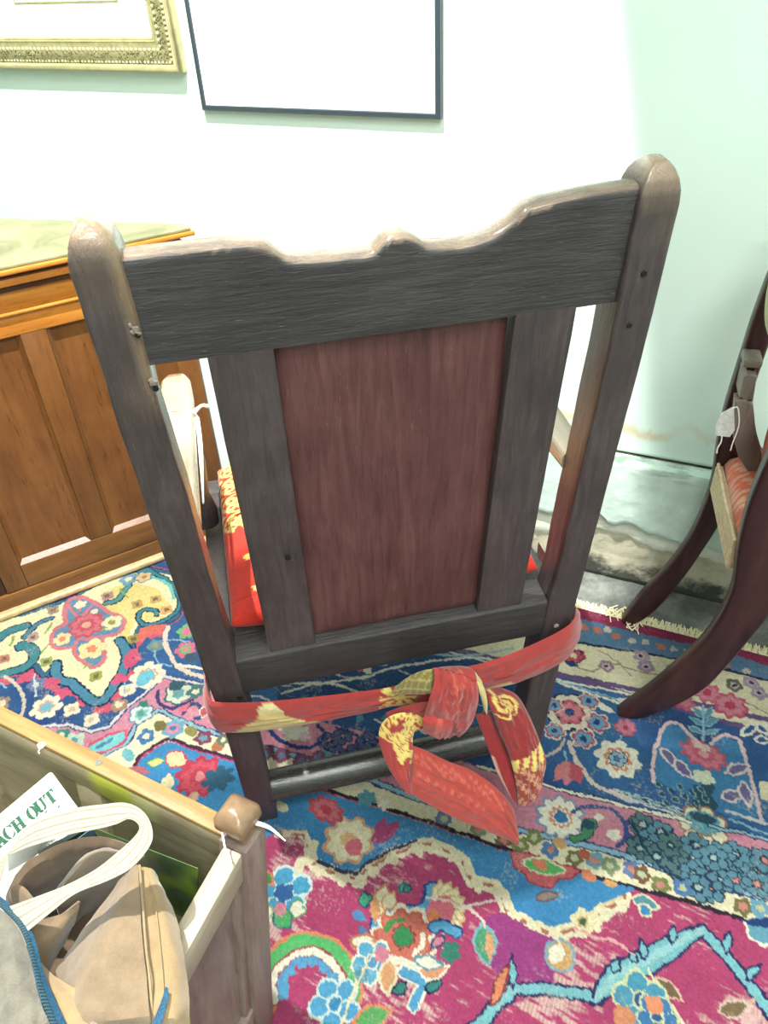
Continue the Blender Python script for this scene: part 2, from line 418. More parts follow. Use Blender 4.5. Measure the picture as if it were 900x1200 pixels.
ORANGE, BROWN, AQUA, LBLUE, DK, SLATE = (226,120,84), (140,94,72), (96,196,216), (120,176,220), (18,32,76), (74,118,168)
def win(U, V, pad=.004):
    i0, i1 = np.searchsorted(gu[:, 0], [U.min()-pad, U.max()+pad]); j0, j1 = np.searchsorted(gv[0], [V.min()-pad, V.max()+pad])
    return slice(max(0, i0-1), i1+1), slice(max(0, j0-1), j1+1)
def fill_uv(P, c):
    P = np.array(P, float)
    if len(P) < 3: return
    sl = win(P[:, 0], P[:, 1]); x, y = wu[sl], wv[sl]
    if x.size == 0: return
    ins = np.zeros(x.shape, bool)
    for (ax, ay), (bx_, by) in zip(P, np.roll(P, -1, 0)):
        k = ((ay > y) != (by > y)) & (x < (bx_-ax)*(y-ay)/((by-ay) if by != ay else 1e-12)+ax); ins ^= k
    IMG[sl][ins] = lin(c)
def line_uv(P, w, c, closed=False):
    P = np.array(P, float); Q = np.roll(P, -1, 0) if closed else P[1:]; A = P if closed else P[:-1]
    if np.isscalar(w): w = [w]*(len(A)+1)
    for i, (a, b) in enumerate(zip(A, Q)):
        h0, h1 = w[min(i, len(w)-1)]/2, w[min(i+1, len(w)-1)]/2
        sl = win(np.array([a[0], b[0]]), np.array([a[1], b[1]]), max(h0, h1)+.004); x, y = wu[sl], wv[sl]
        if x.size == 0: continue
        d = b-a; t = np.clip(((x-a[0])*d[0]+(y-a[1])*d[1])/max(1e-12, d@d), 0, 1)
        k = (x-a[0]-t*d[0])**2+(y-a[1]-t*d[1])**2 <= (h0+(h1-h0)*t)**2
        IMG[sl][k] = lin(c)
def uvs(L): return [to_uv(*p) for p in L]
def smooth2(P, closed, n): return [(q.x, q.y) for q in catmull([Vector((*p, 0)) for p in P], n, closed)]
def poly(L, c, out=None, w=.005, sm=False):
    P = uvs(L)
    if sm: P = smooth2(P, True, len(L)*8)
    fill_uv(P, c)
    if out: line_uv(P, w, out, True)
def stroke(L, w, c, out=None, ow=.004, sm=True):
    P = uvs(L)
    if sm and len(P) > 2: P = smooth2(P, False, len(L)*7)
    if out: line_uv(P, (w+2*ow) if np.isscalar(w) else [x+2*ow for x in w], out)
    line_uv(P, w, c)
def blob(px, py, r, c, squash=1.0, rot=0.0, lobes=0, dep=.2, ph=0.0, off=(0, 0)):
    u, v = to_uv(px, py); u += off[0]; v += off[1]; P = []; r *= .9
    for k in range(56):
        a = 2*math.pi*k/56; q = r*(1-dep+dep*abs(math.cos(lobes*a/2+ph))) if lobes else r
        x, y = q*math.cos(a), q*math.sin(a)*squash; P.append((u+x*math.cos(rot)-y*math.sin(rot), v+x*math.sin(rot)+y*math.cos(rot)))
    fill_uv(P, c)
def flower(px, py, r, n, layers, out=None, squash=1.0, rot=0.0, ph=0.0):
    if out: blob(px, py, r*1.16, out, squash, rot, n, .24, ph)
    for f, c in layers: blob(px, py, r*f, c, squash, rot, n if f > .32 else 0, .26, ph)
def petals(px, py, r, n, c, out, cen, cr=.3, pr=.3, ph=0.0):
    u, v = to_uv(px, py); r *= .9
    for col, k in ((out, 1.32), (c, 1.0)):
        for i in range(n):
            a = 2*math.pi*i/n+ph; P = [(u+r*.62*math.cos(a)+r*pr*k*math.cos(b), v+r*.62*math.sin(a)+r*pr*k*math.sin(b)) for b in [2*math.pi*j/16 for j in range(16)]]
            fill_uv(P, col)
    blob(px, py, r*cr*1.3, out); blob(px, py, r*cr, cen)
def leaf(px, py, qx, qy, w, c, out=None, ow=.003):
    a, b = np.array(to_uv(px, py)), np.array(to_uv(qx, qy)); d = b-a; nrm = np.array([-d[1], d[0]])/max(1e-9, np.hypot(*d))
    prof = [(0, 0), (.2, .7), (.45, 1), (.7, .75), (1, 0)]
    P = [a+d*t+nrm*w*.5*k for t, k in prof]+[a+d*t-nrm*w*.5*k for t, k in prof[::-1]]
    fill_uv(P, c)
    if out: line_uv(P, ow, out, True)

# ---- grounds
IMG[:] = lin(BLUE)
blue_var = vnoise(gu, gv, 9, 11)
IMG[:] = np.array(lin(NAVY))*(1-blue_var[..., None]*.8) + np.array(lin(MID))*blue_var[..., None]*.8
GL = [(-80,1020),(60,950),(110,915),(152,904),(164,884),(196,864),(232,876),(272,888),(334,912),(432,940),(520,968),(607,1000),(700,1027),(820,1060),(900,1087),(1100,1140)]
GU = [(-80,1000),(60,930),(110,890),(149,869),(160,848),(186,832),(240,855),(312,876),(400,900),(480,932),(540,952),(607,973),(700,993),(767,1013),(850,1040),(900,1052),(1100,1105)]
PU = [(-80,900),(0,862),(40,852),(77,848),(107,857),(128,851),(149,827),(171,811),(192,792),(240,803),(300,828),(400,850),(480,872),(560,897),(633,918),(700,935),(767,952),(800,960),(900,983),(1100,1040)]
low = [(1100,1500),(-80,1500)]
poly(PU+low, PKB); poly(GU+low, CREAM); poly(GL+low, MAG)
# outer bands along the fringed edge, the whole length of the rug
_v = lambda x, y: to_uv(x, y)[1]
_b = [0.0, _v(673, 723), _v(673, 752), _v(654, 789)]
for _a, _c, _k in ((0.0, _b[1], (150,24,84)), (_b[1], _b[2], SLATE), (_b[2], _b[3], CREAM)): fill_uv([(U0, _a), (U1, _a), (U1, _c), (U0, _c)], _k)
line_uv([(U0, _b[2]), (U1, _b[2])], .006, DK); line_uv([(U0, _b[3]), (U1, _b[3])], .010, (96,70,130))
for _i in range(60):
    _u = U0 + .03 + _i*.0335
    for _w, _q, _r in ((.55*(_b[1]+_b[2]), ((200,110,90), (210,196,196))[_i % 2], .011), (.5*(_b[2]+_b[3]), ((150,110,140), CRIM, (150,140,110))[_i % 3], .015)):
        fill_uv([(_u+_r*(1+.3*math.cos(5*_t))*math.cos(_t), _w+_r*(1+.3*math.cos(5*_t))*math.sin(_t)) for _t in [2*math.pi*_n/30 for _n in range(30)]], _q)
# outer bands in view
poly([(440,655),(560,687),(673,716),(744,733),(822,749),(1000,800),(1000,860),(900,842),(763,811),(713,801),(654,789),(500,752),(400,720)], CREAM)
poly([(440,655),(560,687),(673,716),(744,733),(822,749),(1000,800),(1000,826),(900,797),(813,776),(740,762),(673,752),(540,722),(430,685)], SLATE)
poly([(440,640),(560,680),(673,705),(744,727),(822,745),(1000,790),(1000,808),(822,757),(744,740),(673,723),(560,694),(440,660)], (150,24,84))
stroke([(500,725),(673,752),(740,762),(813,776),(900,797),(1000,822)], .006, DK, sm=False)
stroke([(500,752),(654,789),(713,801),(763,811),(900,843),(1000,868)], .012, (96,70,130), sm=False)
stroke([(500,757),(654,796),(713,808),(763,817),(900,850)], .005, WHITE, sm=False)
for x, y in ((685,735),(700,738),(722,745),(775,757),(850,778)):
    blob(x, y, .013, (200,110,90), .8, .4, 4, .3)
for x, y in ((712,737),(741,750),(757,752),(806,764),(790,760),(875,786)): blob(x, y, .010, (210,196,196), 1, .2, 3, .3)
# cream band: scrolling vine and palmettes
stroke([(655,770),(690,786),(720,778),(745,785),(790,795),(830,812),(870,822),(900,836)], .004, (150,140,110))
stroke([(700,760),(725,776),(740,792)], .003, (170,120,120))
for x, y, c in ((678,768,CRIM),(711,780,(150,110,140)),(757,780,(150,120,160)),(752,768,(170,140,170)),(790,786,(140,120,150)),(860,803,(90,90,80)),(890,812,(150,130,170)),(880,800,(160,140,170))):
    flower(x, y, .019, 5, [(1, c), (.5, (200,170,190)), (.25, DK)])
blob(668,775,.02,NAVY,.6,.5); flower(672,768,.021,6,[(1,(190,60,90)),(.4,CREAM)],DK)
# ---- main blue border, right part
stroke([(500,800),(640,797),(700,812),(760,830)], .004, LBLUE); stroke([(655,799),(700,815),(740,828),(750,838)], .006, WHITE)
for q in (((695,822),(722,836)),((722,818),(748,824)),((738,824),(750,836))): leaf(*q[0], *q[1], .016, WHITE)
petals(668,834,.052,8,(226,214,196),DK,ROSE,.5,.3); flower(668,834,.034,7,[(1,(190,70,100)),(.75,(214,110,130)),(.3,NAVY)])
for x, y, r in ((690,821,.022),(699,846,.025),(684,865,.023),(649,826,.02),(650,856,.02)): flower(x, y, r, 6, [(1,(170,60,104)),(.75,(92,150,200)),(.35,NAVY)], (226,216,200))
stroke([(640,886),(652,880),(660,872),(662,866)], .006, (200,180,180)); stroke([(668,868),(672,884),(683,902),(695,916),(712,926),(740,938)], .008, (222,196,196))
leaf(667,892,664,919,.03,PINK); leaf(667,892,680,918,.03,(190,70,90)); leaf(667,892,650,915,.026,(214,110,120)); stroke([(661,880),(664,893)], .003, LBLUE)
flower(733,852,.023,8,[(1,ROSE),(.8,PINK),(.3,CRIM)]); stroke([(728,862),(724,872)], .003, LBLUE)
flower(724,889,.046,8,[(1,WHITE),(.62,(216,120,88)),(.48,WHITE),(.38,MID)],None); petals(724,889,.020,6,LBLUE,DK,MID,.3,.3)
poly([(779,849),(794,848),(813,865),(825,872),(835,868),(850,862),(869,871),(878,902),(891,958),(860,960),(800,930),(768,912),(769,874)], (34,112,178))
stroke([(765,914),(766,890),(770,872),(779,849),(794,847),(806,858),(815,866)], .007, (226,188,204)); stroke([(833,870),(848,861),(862,864),(870,874),(876,898),(888,940),(892,962)], .007, (226,188,204))
flower(825,884,.047,10,[(1,(196,66,100)),(.82,(216,104,132)),(.5,ROSE),(.25,(226,150,160))],None,.72,.2); blob(822,874,.02,(232,190,190),.5,.3,6,.3)
flower(856,826,.037,8,[(1,(196,66,100)),(.75,PINK),(.35,CRIM)]); flower(829,811,.030,7,[(1,(200,80,110)),(.75,PINK),(.3,CRIM)]); flower(802,822,.023,6,[(1,ROSE),(.6,PINK)]); flower(816,800,.02,6,[(1,PINK),(.5,ROSE)])
stroke([(824,826),(824,866)], .005, LBLUE)
for a, b in (((824,850),(808,838)),((824,850),(842,840)),((824,842),(812,826)),((824,842),(836,828)),((824,858),(806,850)),((824,858),(844,854))): leaf(*a, *b, .012, TEAL, LBLUE, .002)
blob(825,911,.022,(214,226,200),.8,0,5,.3)
poly([(812,920),(838,920),(834,932),(842,945),(832,955),(818,955),(808,945),(816,932)], DTEAL)
for q in (((775,876),(794,899)),((790,890),(812,912)),((850,906),(878,896)),((845,935),(872,930)),((870,915),(878,945))): leaf(*q[0], *q[1], .020, (96,90,150), (222,200,214), .004)
for i in range(9):
    x = 726+i*11; leaf(x, 928+i*3.2, x+24, 936+i*3.4, .010, TEAL if i % 2 else DTEAL, (170,196,210), .002)
for i in range(12): leaf(768+i*5, 915+(i*37 % 26), 776+i*5, 924+(i*37 % 26), .010, DTEAL, (120,160,180), .0015)
stroke([(720,925),(760,944),(800,957)], .004, (200,200,220)); stroke([(850,950),(900,966),(960,985)], .006, (206,206,226)); stroke([(855,960),(900,976),(960,994)], .004, LBLUE)
for q in (((868,862),(888,848)),((888,848),(900,860)),((884,866),(905,868))): leaf(*q[0], *q[1], .016, BLUE, WHITE, .004)
blob(902,925,.02,CREAM,1.4,.4,4,.3)
# cup under the arch and bead flowers
petals(824,968,.048,7,(232,222,196),(150,110,80),TEAL,.34,.24,.3); blob(824,963,.030,(70,150,180),.8); blob(824,958,.022,DTEAL,.5)
# ---- pink band
stroke([(560,897),(633,918),(700,935),(767,952),(810,962)], .005, WHITE, DK, .002); stroke([(833,968),(900,983),(1000,1012)], .005, LBLUE, DK, .002)
for L in (GU,): stroke([p for p in L if p[0] >= 300], .008, LBLUE, (40,60,120), .003, sm=False)
stroke([p for p in GU if p[0] <= 312], .006, (120,176,204), (40,60,120), .003, sm=False)
stroke([(0,862),(40,852),(77,848),(107,857),(128,851),(149,827),(171,811),(192,792),(240,803),(300,828)], .006, (206,206,216), (40,60,130), .003, sm=False)
flower(657,957,.042,10,[(1,WHITE),(.55,(214,130,110)),(.42,WHITE),(.3,MID)],(110,130,180))
stroke([(672,952),(684,945),(704,945),(722,951),(733,968),(733,984),(724,992)], .007, (40,70,140)); stroke([(733,965),(744,962)], .01, (40,70,140)); stroke([(738,978),(748,990)], .008, (40,70,140))
poly([(668,979),(680,978),(682,966),(690,958),(700,962),(698,974),(686,985),(672,986)], (60,130,90), DK, .002, True); blob(689,966,.012,DTEAL)
blob(720,978,.013,WHITE,1,0,5,.3); blob(702,957,.008,WHITE)
TB, TO = (74,128,160), (24,52,84)
for x, y, c in ((753,966,0),(762,985,0),(750,993,0),(775,976,0),(787,1010,1),(770,1003,0),(802,994,0),(786,990,0),(800,1018,0),(812,1006,0),(826,1020,1),(813,1024,0),(832,1042,1),(818,1040,0),(846,1030,0),(862,1030,1),(850,1014,0),(872,1008,0),(884,1022,0),(888,1036,1),(896,1008,1),(862,1000,0),(846,1000,0),(815,990,0),(836,1004,0)):
    petals(x, y, .026, 6, TB if (x*7+y) % 3 else (70,110,120), TO, (222,120,110) if c else (150,190,200), .2, .3, x)
stroke([(740,960),(752,985),(775,1015),(800,1030)], .005, TO)
# mid part of the pink band, seen between the chair legs, and the blue above it
for x, y in ((385,868),(418,880),(395,884),(402,862),(430,868),(450,890),(520,905),(540,915),(500,896)): petals(x, y, .024, 6, (70,80,130), DK, (170,120,150), .2, .3, y)
blob(345,858,.02,WHITE,1.6,.6,5,.4); blob(338,850,.016,WHITE,1.6,.6,3,.4); blob(356,862,.014,(226,200,210),1,0,5,.4); leaf(372,880,392,888,.02,TEAL,DK)
stroke([(310,850),(330,868),(360,876),(380,862),(372,850)], .008, NAVY); stroke([(440,858),(470,880),(500,884)], .008, NAVY); stroke([(395,852),(420,862),(440,875)], .006, NAVY)
for x, y in ((330,885),(352,892),(372,888),(395,903),(345,905),(312,882)): flower(x, y, .018, 5, [(1,(120,60,90)),(.5,(90,100,150))])
for i in range(46):
    x = 290+rng.random()*320; y = 752+rng.random()*84+(x-300)*.1
    (stroke([(x, y), (x+10+rng.random()*14, y+4+rng.random()*10), (x+24+rng.random()*16, y+2+rng.random()*14)], .004, (206,206,220)) if i % 2 else blob(x, y, .012, (WHITE, PINK, TEAL, ROSE)[i//2 % 4], .7, i, 4, .3))
stroke([(330,812),(380,800),(430,812),(470,806)], .006, WHITE); stroke([(300,790),(350,800),(420,795),(470,780),(560,770),(600,782)], .006, WHITE); stroke([(480,762),(540,768),(600,760)], .006, (150,190,220))
flower(385,778,.024,6,[(1,ROSE),(.6,PINK),(.3,CRIM)]); blob(405,775,.02,(150,200,170),.6,.4); flower(350,770,.02,5,[(1,(190,90,120)),(.5,CREAM)])
# ---- cream guard
for i, (x, y) in enumerate(((626,981),(645,996),(673,1005),(697,1008),(715,1014),(740,1018),(752,1024),(775,1037),(800,1040),(870,1062),(890,1064),(560,972),(520,958),(590,985),(610,990))):
    c = ((110,120,70),(60,110,180),(110,100,60),(90,150,190),(120,140,110),(90,110,170),(110,80,60))[i % 7]
    flower(x, y, .017, 5, [(1, c), (.45, (200,120,110) if i % 2 else (180,190,150))])
blob(686,1001,.01,(170,80,60)); blob(655,987,.012,(200,150,90))
stroke([p for p in GL if p[0] > 300], .007, (40,30,50), sm=False); stroke([p for p in GL if p[0] <= 335], .007, (60,30,60), sm=False)
flower(203,853,.026,6,[(1,(90,150,200)),(.6,PINK),(.3,MID)]); flower(171,862,.02,5,[(1,MID),(.4,CREAM)]); blob(188,850,.016,(110,100,60),.7,.5); blob(224,856,.016,OLIVE,.7,.3); flower(238,864,.02,5,[(1,(120,50,90)),(.5,(90,140,170))]); blob(255,874,.014,(170,100,70)); flower(262,866,.016,5,[(1,(90,110,90)),(.4,CREAM)]); blob(150,884,.018,(90,170,190),.6,.4)
# ---- sky-blue corner pieces of the field
SKYP = [(100,930),(152,906),(166,888),(196,868),(232,880),(272,892),(334,916),(432,944),(520,972),(583,994),(640,1012),(704,1030),(745,1041),(726,1049),(705,1060),(694,1072),(680,1081),(648,1089),(622,1078),(600,1066),(594,1048),(583,1033),(556,1027),(548,1007),(530,993),(507,983),(487,985),(457,997),(433,1010),(417,1023),(397,1020),(372,1008),(366,988),(360,973),(333,972),(300,985),(240,985),(120,985)]
edge = SKYP[13:35]
stroke(edge, .036, CREAM, sm=False); stroke(edge, .021, (164,96,84), sm=False); stroke(edge, .011, (222,190,150), sm=False)
for x, y in edge[::1]: blob(x+3, y+10, .014, CREAM, 1, x, 3, .4)
poly(SKYP, (22,122,196)); stroke(edge[1:-2], .007, CREAM, sm=False); stroke(edge[13:19], .006, (52,52,84), sm=False)
stroke([(367,990),(363,1006),(352,1010),(349,1020)], .016, CREAM)
flower(409,984,.043,8,[(1,CREAM),(.72,(240,232,190)),(.4,(222,170,120))],(210,150,110)); blob(415,992,.017,(220,90,120))
leaf(433,988,470,962,.03,(160,50,110)); leaf(440,976,452,958,.016,(160,50,110))
flower(234,909,.050,9,[(1,(176,34,68)),(.8,(196,56,84)),(.45,CRIM),(.2,(220,120,130))]); blob(256,912,.03,(30,84,120),1.2,.6,7,.4); blob(218,896,.012,CRIM)
leaf(196,882,218,896,.036,(232,200,150),CRIM,.003); leaf(172,894,194,890,.02,YEL,GREEN,.002); leaf(194,928,198,904,.024,(226,214,170)); leaf(150,900,176,905,.02,(180,90,110)); blob(226,934,.012,(200,160,130))
flower(382,949,.042,8,[(1,(184,60,80)),(.75,(206,90,110)),(.35,CRIM)],None,.6,.2); blob(430,935,.02,TEAL,1,0,6,.3); blob(450,942,.014,WHITE,1,0,5,.4)
blob(330,945,.015,CREAM,.6,.3)
poly([(598,998),(620,1000),(650,1010),(680,1018),(672,1028),(654,1030),(646,1040),(632,1038),(620,1034),(612,1022),(602,1014)], (206,84,96), (150,50,70), .003); leaf(612,1010,664,1020,.026,(80,180,100),(232,226,190),.003); blob(634,1013,.014,ORANGE,.6)
leaf(628,1054,656,1046,.016,(130,110,110),(90,80,90)); blob(690,1026,.014,ORANGE,.6); blob(715,1034,.012,(210,150,80),.6)
flower(684,1080,.022,6,[(1,(232,220,170)),(.5,(190,160,110)),(.3,(60,90,70))])
leaf(742,1052,772,1064,.026,TEAL,CREAM,.003); leaf(748,1060,764,1072,.022,SKY,CREAM,.003); poly([(872,1080),(905,1085),(930,1100),(896,1108),(880,1100)], (80,150,190), WHITE, .004)
poly([(862,1078),(900,1088),(960,1104),(960,1090),(900,1074)], NAVY)
# ---- magenta field: purple patch, lattice, flowers
poly([(590,1068),(620,1088),(648,1098),(652,1120),(648,1150),(612,1158),(585,1142),(566,1120),(560,1095),(572,1074)], (150,42,128))
poly([(300,990),(333,980),(352,980),(358,992),(344,1010),(330,1016),(300,1010)], MAG)
LAT = [(540,1215),(568,1196),(583,1176),(602,1160),(636,1157),(673,1163),(700,1169),(722,1141),(756,1126),(787,1108),(824,1089),(847,1115),(874,1149),(905,1188)]
stroke(LAT, .013, (104,184,210), (40,40,96), .004, sm=False); stroke([(702,1166),(722,1143),(756,1127),(787,1109),(820,1091)], [.012,.026,.030,.026,.010], (96,180,204), (40,40,96), .004, sm=False); stroke(LAT[6:11], .010, (130,200,220), sm=False)
for q in (((602,1160),(599,1118)),((720,1140),(724,1122)),((756,1124),(752,1100)),((787,1106),(790,1084)),((850,1116),(856,1092)),((874,1148),(890,1128)),((745,1130),(738,1112))): leaf(*q[0], *q[1], .013, (100,184,210), (40,40,96), .003)
leaf(575,1180,598,1128,.016,(226,120,80),(120,50,60),.003)
petals(333,1046,.048,5,(40,150,214),(200,232,240),(30,110,180),.3,.34,.4); flower(333,1046,.018,5,[(1,(24,90,170))]); leaf(322,1064,340,1088,.03,(60,170,100),(30,90,120)); leaf(340,1064,358,1066,.03,WHITE,GREEN); leaf(306,1075,316,1060,.026,WHITE,(150,180,120)); blob(328,1065,.011,PINK)
leaf(302,1020,322,1036,.016,(80,130,70),ORANGE,.004)
ARC = [(312,1180),(310,1150),(319,1124),(338,1108),(360,1102),(384,1108),(402,1124),(413,1148),(412,1166)]
stroke(ARC, .019, (70,180,100), (226,120,80), .005); ARC2 = [(322,1172),(320,1150),(328,1132),(345,1119),(362,1114),(380,1120),(394,1134),(402,1152)]
stroke(ARC2, .010, WHITE, (150,60,70), .003); ARC3 = [(330,1160),(330,1148),(338,1134),(352,1125),(364,1123),(378,1130),(388,1142),(396,1156)]
stroke(ARC3, .008, (60,140,214), sm=True)
for x, y in ARC3: blob(x+2, y+4, .010, (60,150,220), 1, x, 4, .4)
petals(392,1176,.040,5,(50,150,220),(200,230,240),SKY,.3,.34); stroke([(412,1168),(420,1135),(424,1115)], .004, CREAM); leaf(414,1198,458,1184,.030,(80,160,90),ORANGE,.004)
# central flower head
CF = (473,1098)
stroke([(443,1092),(446,1078),(466,1070),(490,1068),(503,1056),(506,1040)], .018, (60,150,216), (30,60,130), .004)
flower(*CF, .050, 9, [(1,(196,84,70)),(.86,(206,98,84)),(.42,(150,40,60)),(.36,(40,130,80))], (234,222,206)); stroke([(452,1090),(460,1080),(472,1077)], .008, (60,130,70)); stroke([(486,1118),(494,1108),(494,1094)], .007, WHITE)
leaf(442,1076,452,1036,.030,(236,222,180),(190,120,80),.004); leaf(440,1082,440,1048,.016,(214,140,90)); leaf(450,1066,462,1046,.022,CREAM,(214,140,90),.003)
for a in range(8):
    t = -1.5+a*.36; leaf(514+6*math.cos(t), 1068+6*math.sin(t), 514+32*math.cos(t), 1066+36*math.sin(t), .026, (240,228,180), (214,170,110), .003)
blob(516,1068,.024,(222,96,120),1.2); blob(508,1076,.012,(236,120,60))
stroke([(508,1086),(518,1084),(534,1092)], .014, (60,150,216), (30,60,130), .003); leaf(505,1110,520,1096,.014,PINK,(40,60,120))
leaf(470,1046,474,1034,.012,TEAL,(30,110,100),.004); leaf(474,1044,482,1038,.014,(30,130,110),(30,60,90),.003); leaf(420,1056,436,1052,.026,(40,150,120),(30,60,110),.003)
leaf(412,1068,430,1078,.016,(60,130,200)); leaf(418,1086,434,1094,.014,(60,110,190),(150,60,90)); leaf(410,1102,446,1108,.026,WHITE,(190,110,70),.004); leaf(430,1104,448,1112,.014,(206,120,80))
petals(436,1126,.034,5,(60,160,220),WHITE,(60,140,210),.3,.34); blob(448,1118,.012,PINK)
leaf(455,1122,454,1166,.024,(222,150,100),CREAM,.004); stroke([(458,1122),(480,1130),(505,1134)], .010, WHITE); leaf(490,1140,526,1132,.026,(226,140,100),WHITE,.004); leaf(486,1124,520,1130,.020,WHITE,TEAL)
stroke([(472,1138),(490,1146),(496,1152),(490,1164),(485,1178)], .013, (50,150,220), WHITE, .003); leaf(464,1152,474,1164,.024,(40,120,120),DK); leaf(504,1150,512,1162,.026,(40,120,120),DK); blob(528,1115,.018,(40,120,110),1,0,5,.3); blob(424,1142,.012,TEAL)
stroke([(440,1110),(420,1150),(400,1200)], .003, CREAM)
leaf(566,1082,570,1130,.034,(60,150,110),(110,170,200),.004); leaf(572,1090,574,1126,.014,(220,150,100))
blob(656,1119,.024,(110,160,190),1.1); blob(656,1119,.020,(200,150,90),1.1); blob(652,1117,.013,(244,236,214),1.2); stroke([(656,1108),(650,1094),(646,1086)], .003, CREAM)
stroke([(673,1088),(700,1098),(722,1104),(745,1118)], .004, (226,150,160)); stroke([(760,1134),(770,1152),(784,1172),(800,1200)], .004, CREAM); leaf(768,1144,800,1172,.020,(110,90,70),(226,170,160),.003)
stroke([(866,1190),(862,1176),(884,1172)], .004, (226,170,160)); leaf(842,1186,880,1178,.022,(120,100,70),(232,190,190),.003); leaf(868,1196,892,1192,.02,(232,170,180))
petals(752,1172,.042,5,(50,140,186),(200,214,170),(30,80,140),.3,.36,.5); petals(770,1190,.030,5,(40,110,180),(200,214,170),(30,80,140),.3,.36); blob(768,1178,.014,(236,130,90)); leaf(722,1196,742,1186,.03,(140,170,90),ORANGE,.004); blob(732,1192,.016,(222,130,90))
stroke([(500,1050),(545,1062),(566,1078),(568,1086)], .004, (236,206,206)); stroke([(545,1062),(585,1052)], .004, (236,206,206))
# ---- left: large cream cartouche of the border
CART = [(-60,735),(27,722),(91,700),(115,684),(149,672),(175,668),(205,676),(213,700),(204,722),(180,732),(165,728),(158,740),(149,752),(152,764),(146,782),(130,806),(117,820),(96,811),(83,797),(64,792),(62,776),(53,789),(42,774),(27,784),(0,788),(-60,800)]
stroke(CART[:], .034, (206,64,104), sm=False)
for x, y in CART[9:]: blob(x+3, y+9, .022, (206,64,104), 1, x, 3, .4)
stroke(CART, .022, (34,90,130), DK, .003, sm=False); poly(CART, (232,226,176))
poly([(118,694),(149,682),(186,690),(197,706),(190,724),(170,728),(160,724),(150,744),(158,752),(140,744),(124,722)], (230,208,116))
stroke([(160,664),(190,676),(206,690),(210,710),(196,724),(176,732),(166,730),(162,722),(168,714),(182,715),(184,720)], [.012,.022,.028,.028,.024,.020,.016,.014,.012,.010,.008], (40,120,140), DK, .003); stroke([(170,672),(196,684),(204,700)], .008, (90,190,190)); blob(192,708,.016,(230,208,116))
stroke([(-20,760),(10,740),(30,733)], .020, (40,120,140), DK, .003); stroke([(20,756),(34,757),(40,768),(30,781),(0,790)], [.008,.014,.022,.026,.02], (40,120,140), DK, .003); stroke([(60,724),(45,730),(28,746)], .010, (60,120,150), DK, .003); stroke([(150,686),(138,702),(124,706)], .012, (60,140,150), DK, .003)
stroke([(65,778),(68,795),(84,800),(100,815),(118,822),(132,806),(146,782),(148,764),(140,750)], .018, (50,120,160), DK, .004)
LOBE = [(80,703),(96,699),(112,706),(126,716),(140,722),(146,728),(138,742),(122,746),(120,758),(122,772),(110,782),(98,776),(88,766),(86,758),(68,760),(60,752),(64,738),(76,730),(76,716)]
poly(LOBE, (84,124,170), (206,100,120), .010, True); stroke([(118,744),(108,748),(92,750),(86,762)], .008, (206,100,120)); stroke([(78,706),(92,722),(104,712),(112,706)], .007, (206,100,120)); stroke([(90,700),(95,706),(92,716)], .006, (206,100,120))
flower(101,732,.048,9,[(1,(190,60,90)),(.8,(206,90,110)),(.5,(190,60,90)),(.2,(226,150,130))])
flower(108,760,.034,5,[(1,(236,216,150)),(.4,ORANGE)],None,1,.5); flower(73,748,.022,5,[(1,(236,210,150)),(.4,ORANGE)]); flower(131,729,.026,5,[(1,(220,222,170)),(.4,OLIVE)]); flower(94,708,.016,5,[(1,CREAM)]); blob(110,716,.01,CREAM)
for x, y, c in ((38,746,(170,140,140)),(62,714,(150,120,110)),(125,698,(170,120,130)),(160,708,(180,140,80)),(182,702,(190,150,80)),(156,748,(150,140,50)),(112,792,(140,150,60)),(54,775,(140,160,80)),(170,675,(210,170,120)),(4,772,(190,110,90)),(96,690,(120,150,90)),(195,714,(214,150,90))):
    flower(x, y, .017, 4, [(1, c), (.45, (110,90,60))])
for q in (((140,690),(150,700)),((52,742),(60,730)),((125,735),(118,738)),((56,755),(48,765)),((98,782),(108,778)),((12,756),(16,745))): stroke([q[0], q[1]], .005, (130,160,70))
poly([(164,736),(176,733),(196,730),(188,744),(178,742),(166,752),(160,748)], (226,90,84))
for x, y in ((155,766),(152,776),(140,795),(60,800),(72,812)): blob(x, y, .018, (206,60,110), 1, x, 3, .4)
flower(150,678,.026,5,[(1,(92,150,180)),(.4,CREAM)]); flower(168,676,.022,5,[(1,(226,180,130)),(.4,OLIVE)],(60,110,150))
# white stems and small flowers on the blue
stroke([(197,734),(193,748),(198,764),(206,778),(222,788),(245,796)], .010, (230,206,196)); stroke([(196,750),(206,749),(222,752)], .004, LBLUE); stroke([(4,792),(16,800),(26,814),(27,828),(22,842)], .008, (206,192,180)); stroke([(206,778),(230,782),(250,786)], .006, WHITE)
flower(54,828,.036,7,[(1,(236,228,204)),(.55,(206,150,130)),(.4,(90,170,210))],None,1,.4); flower(173,791,.042,8,[(1,(236,228,204)),(.55,(206,140,110)),(.42,(236,228,204))],None,1,.2); blob(170,794,.018,(80,180,220),1.3)
for x, y in ((149,808),(84,831),(107,843)): flower(x, y, .020, 4, [(1,(236,226,200)),(.4,(206,180,150))])
flower(139,826,.020,5,[(1,(160,120,100)),(.5,(226,210,180))]); flower(182,756,.022,5,[(1,(90,130,150)),(.5,(130,140,110))]); flower(42,802,.022,5,[(1,(90,110,160)),(.4,(200,200,210))]); stroke([(40,790),(41,815)], .004, (190,210,230)); stroke([(180,762),(184,775),(200,780)], .003, LBLUE); stroke([(146,800),(145,812)], .003, LBLUE)
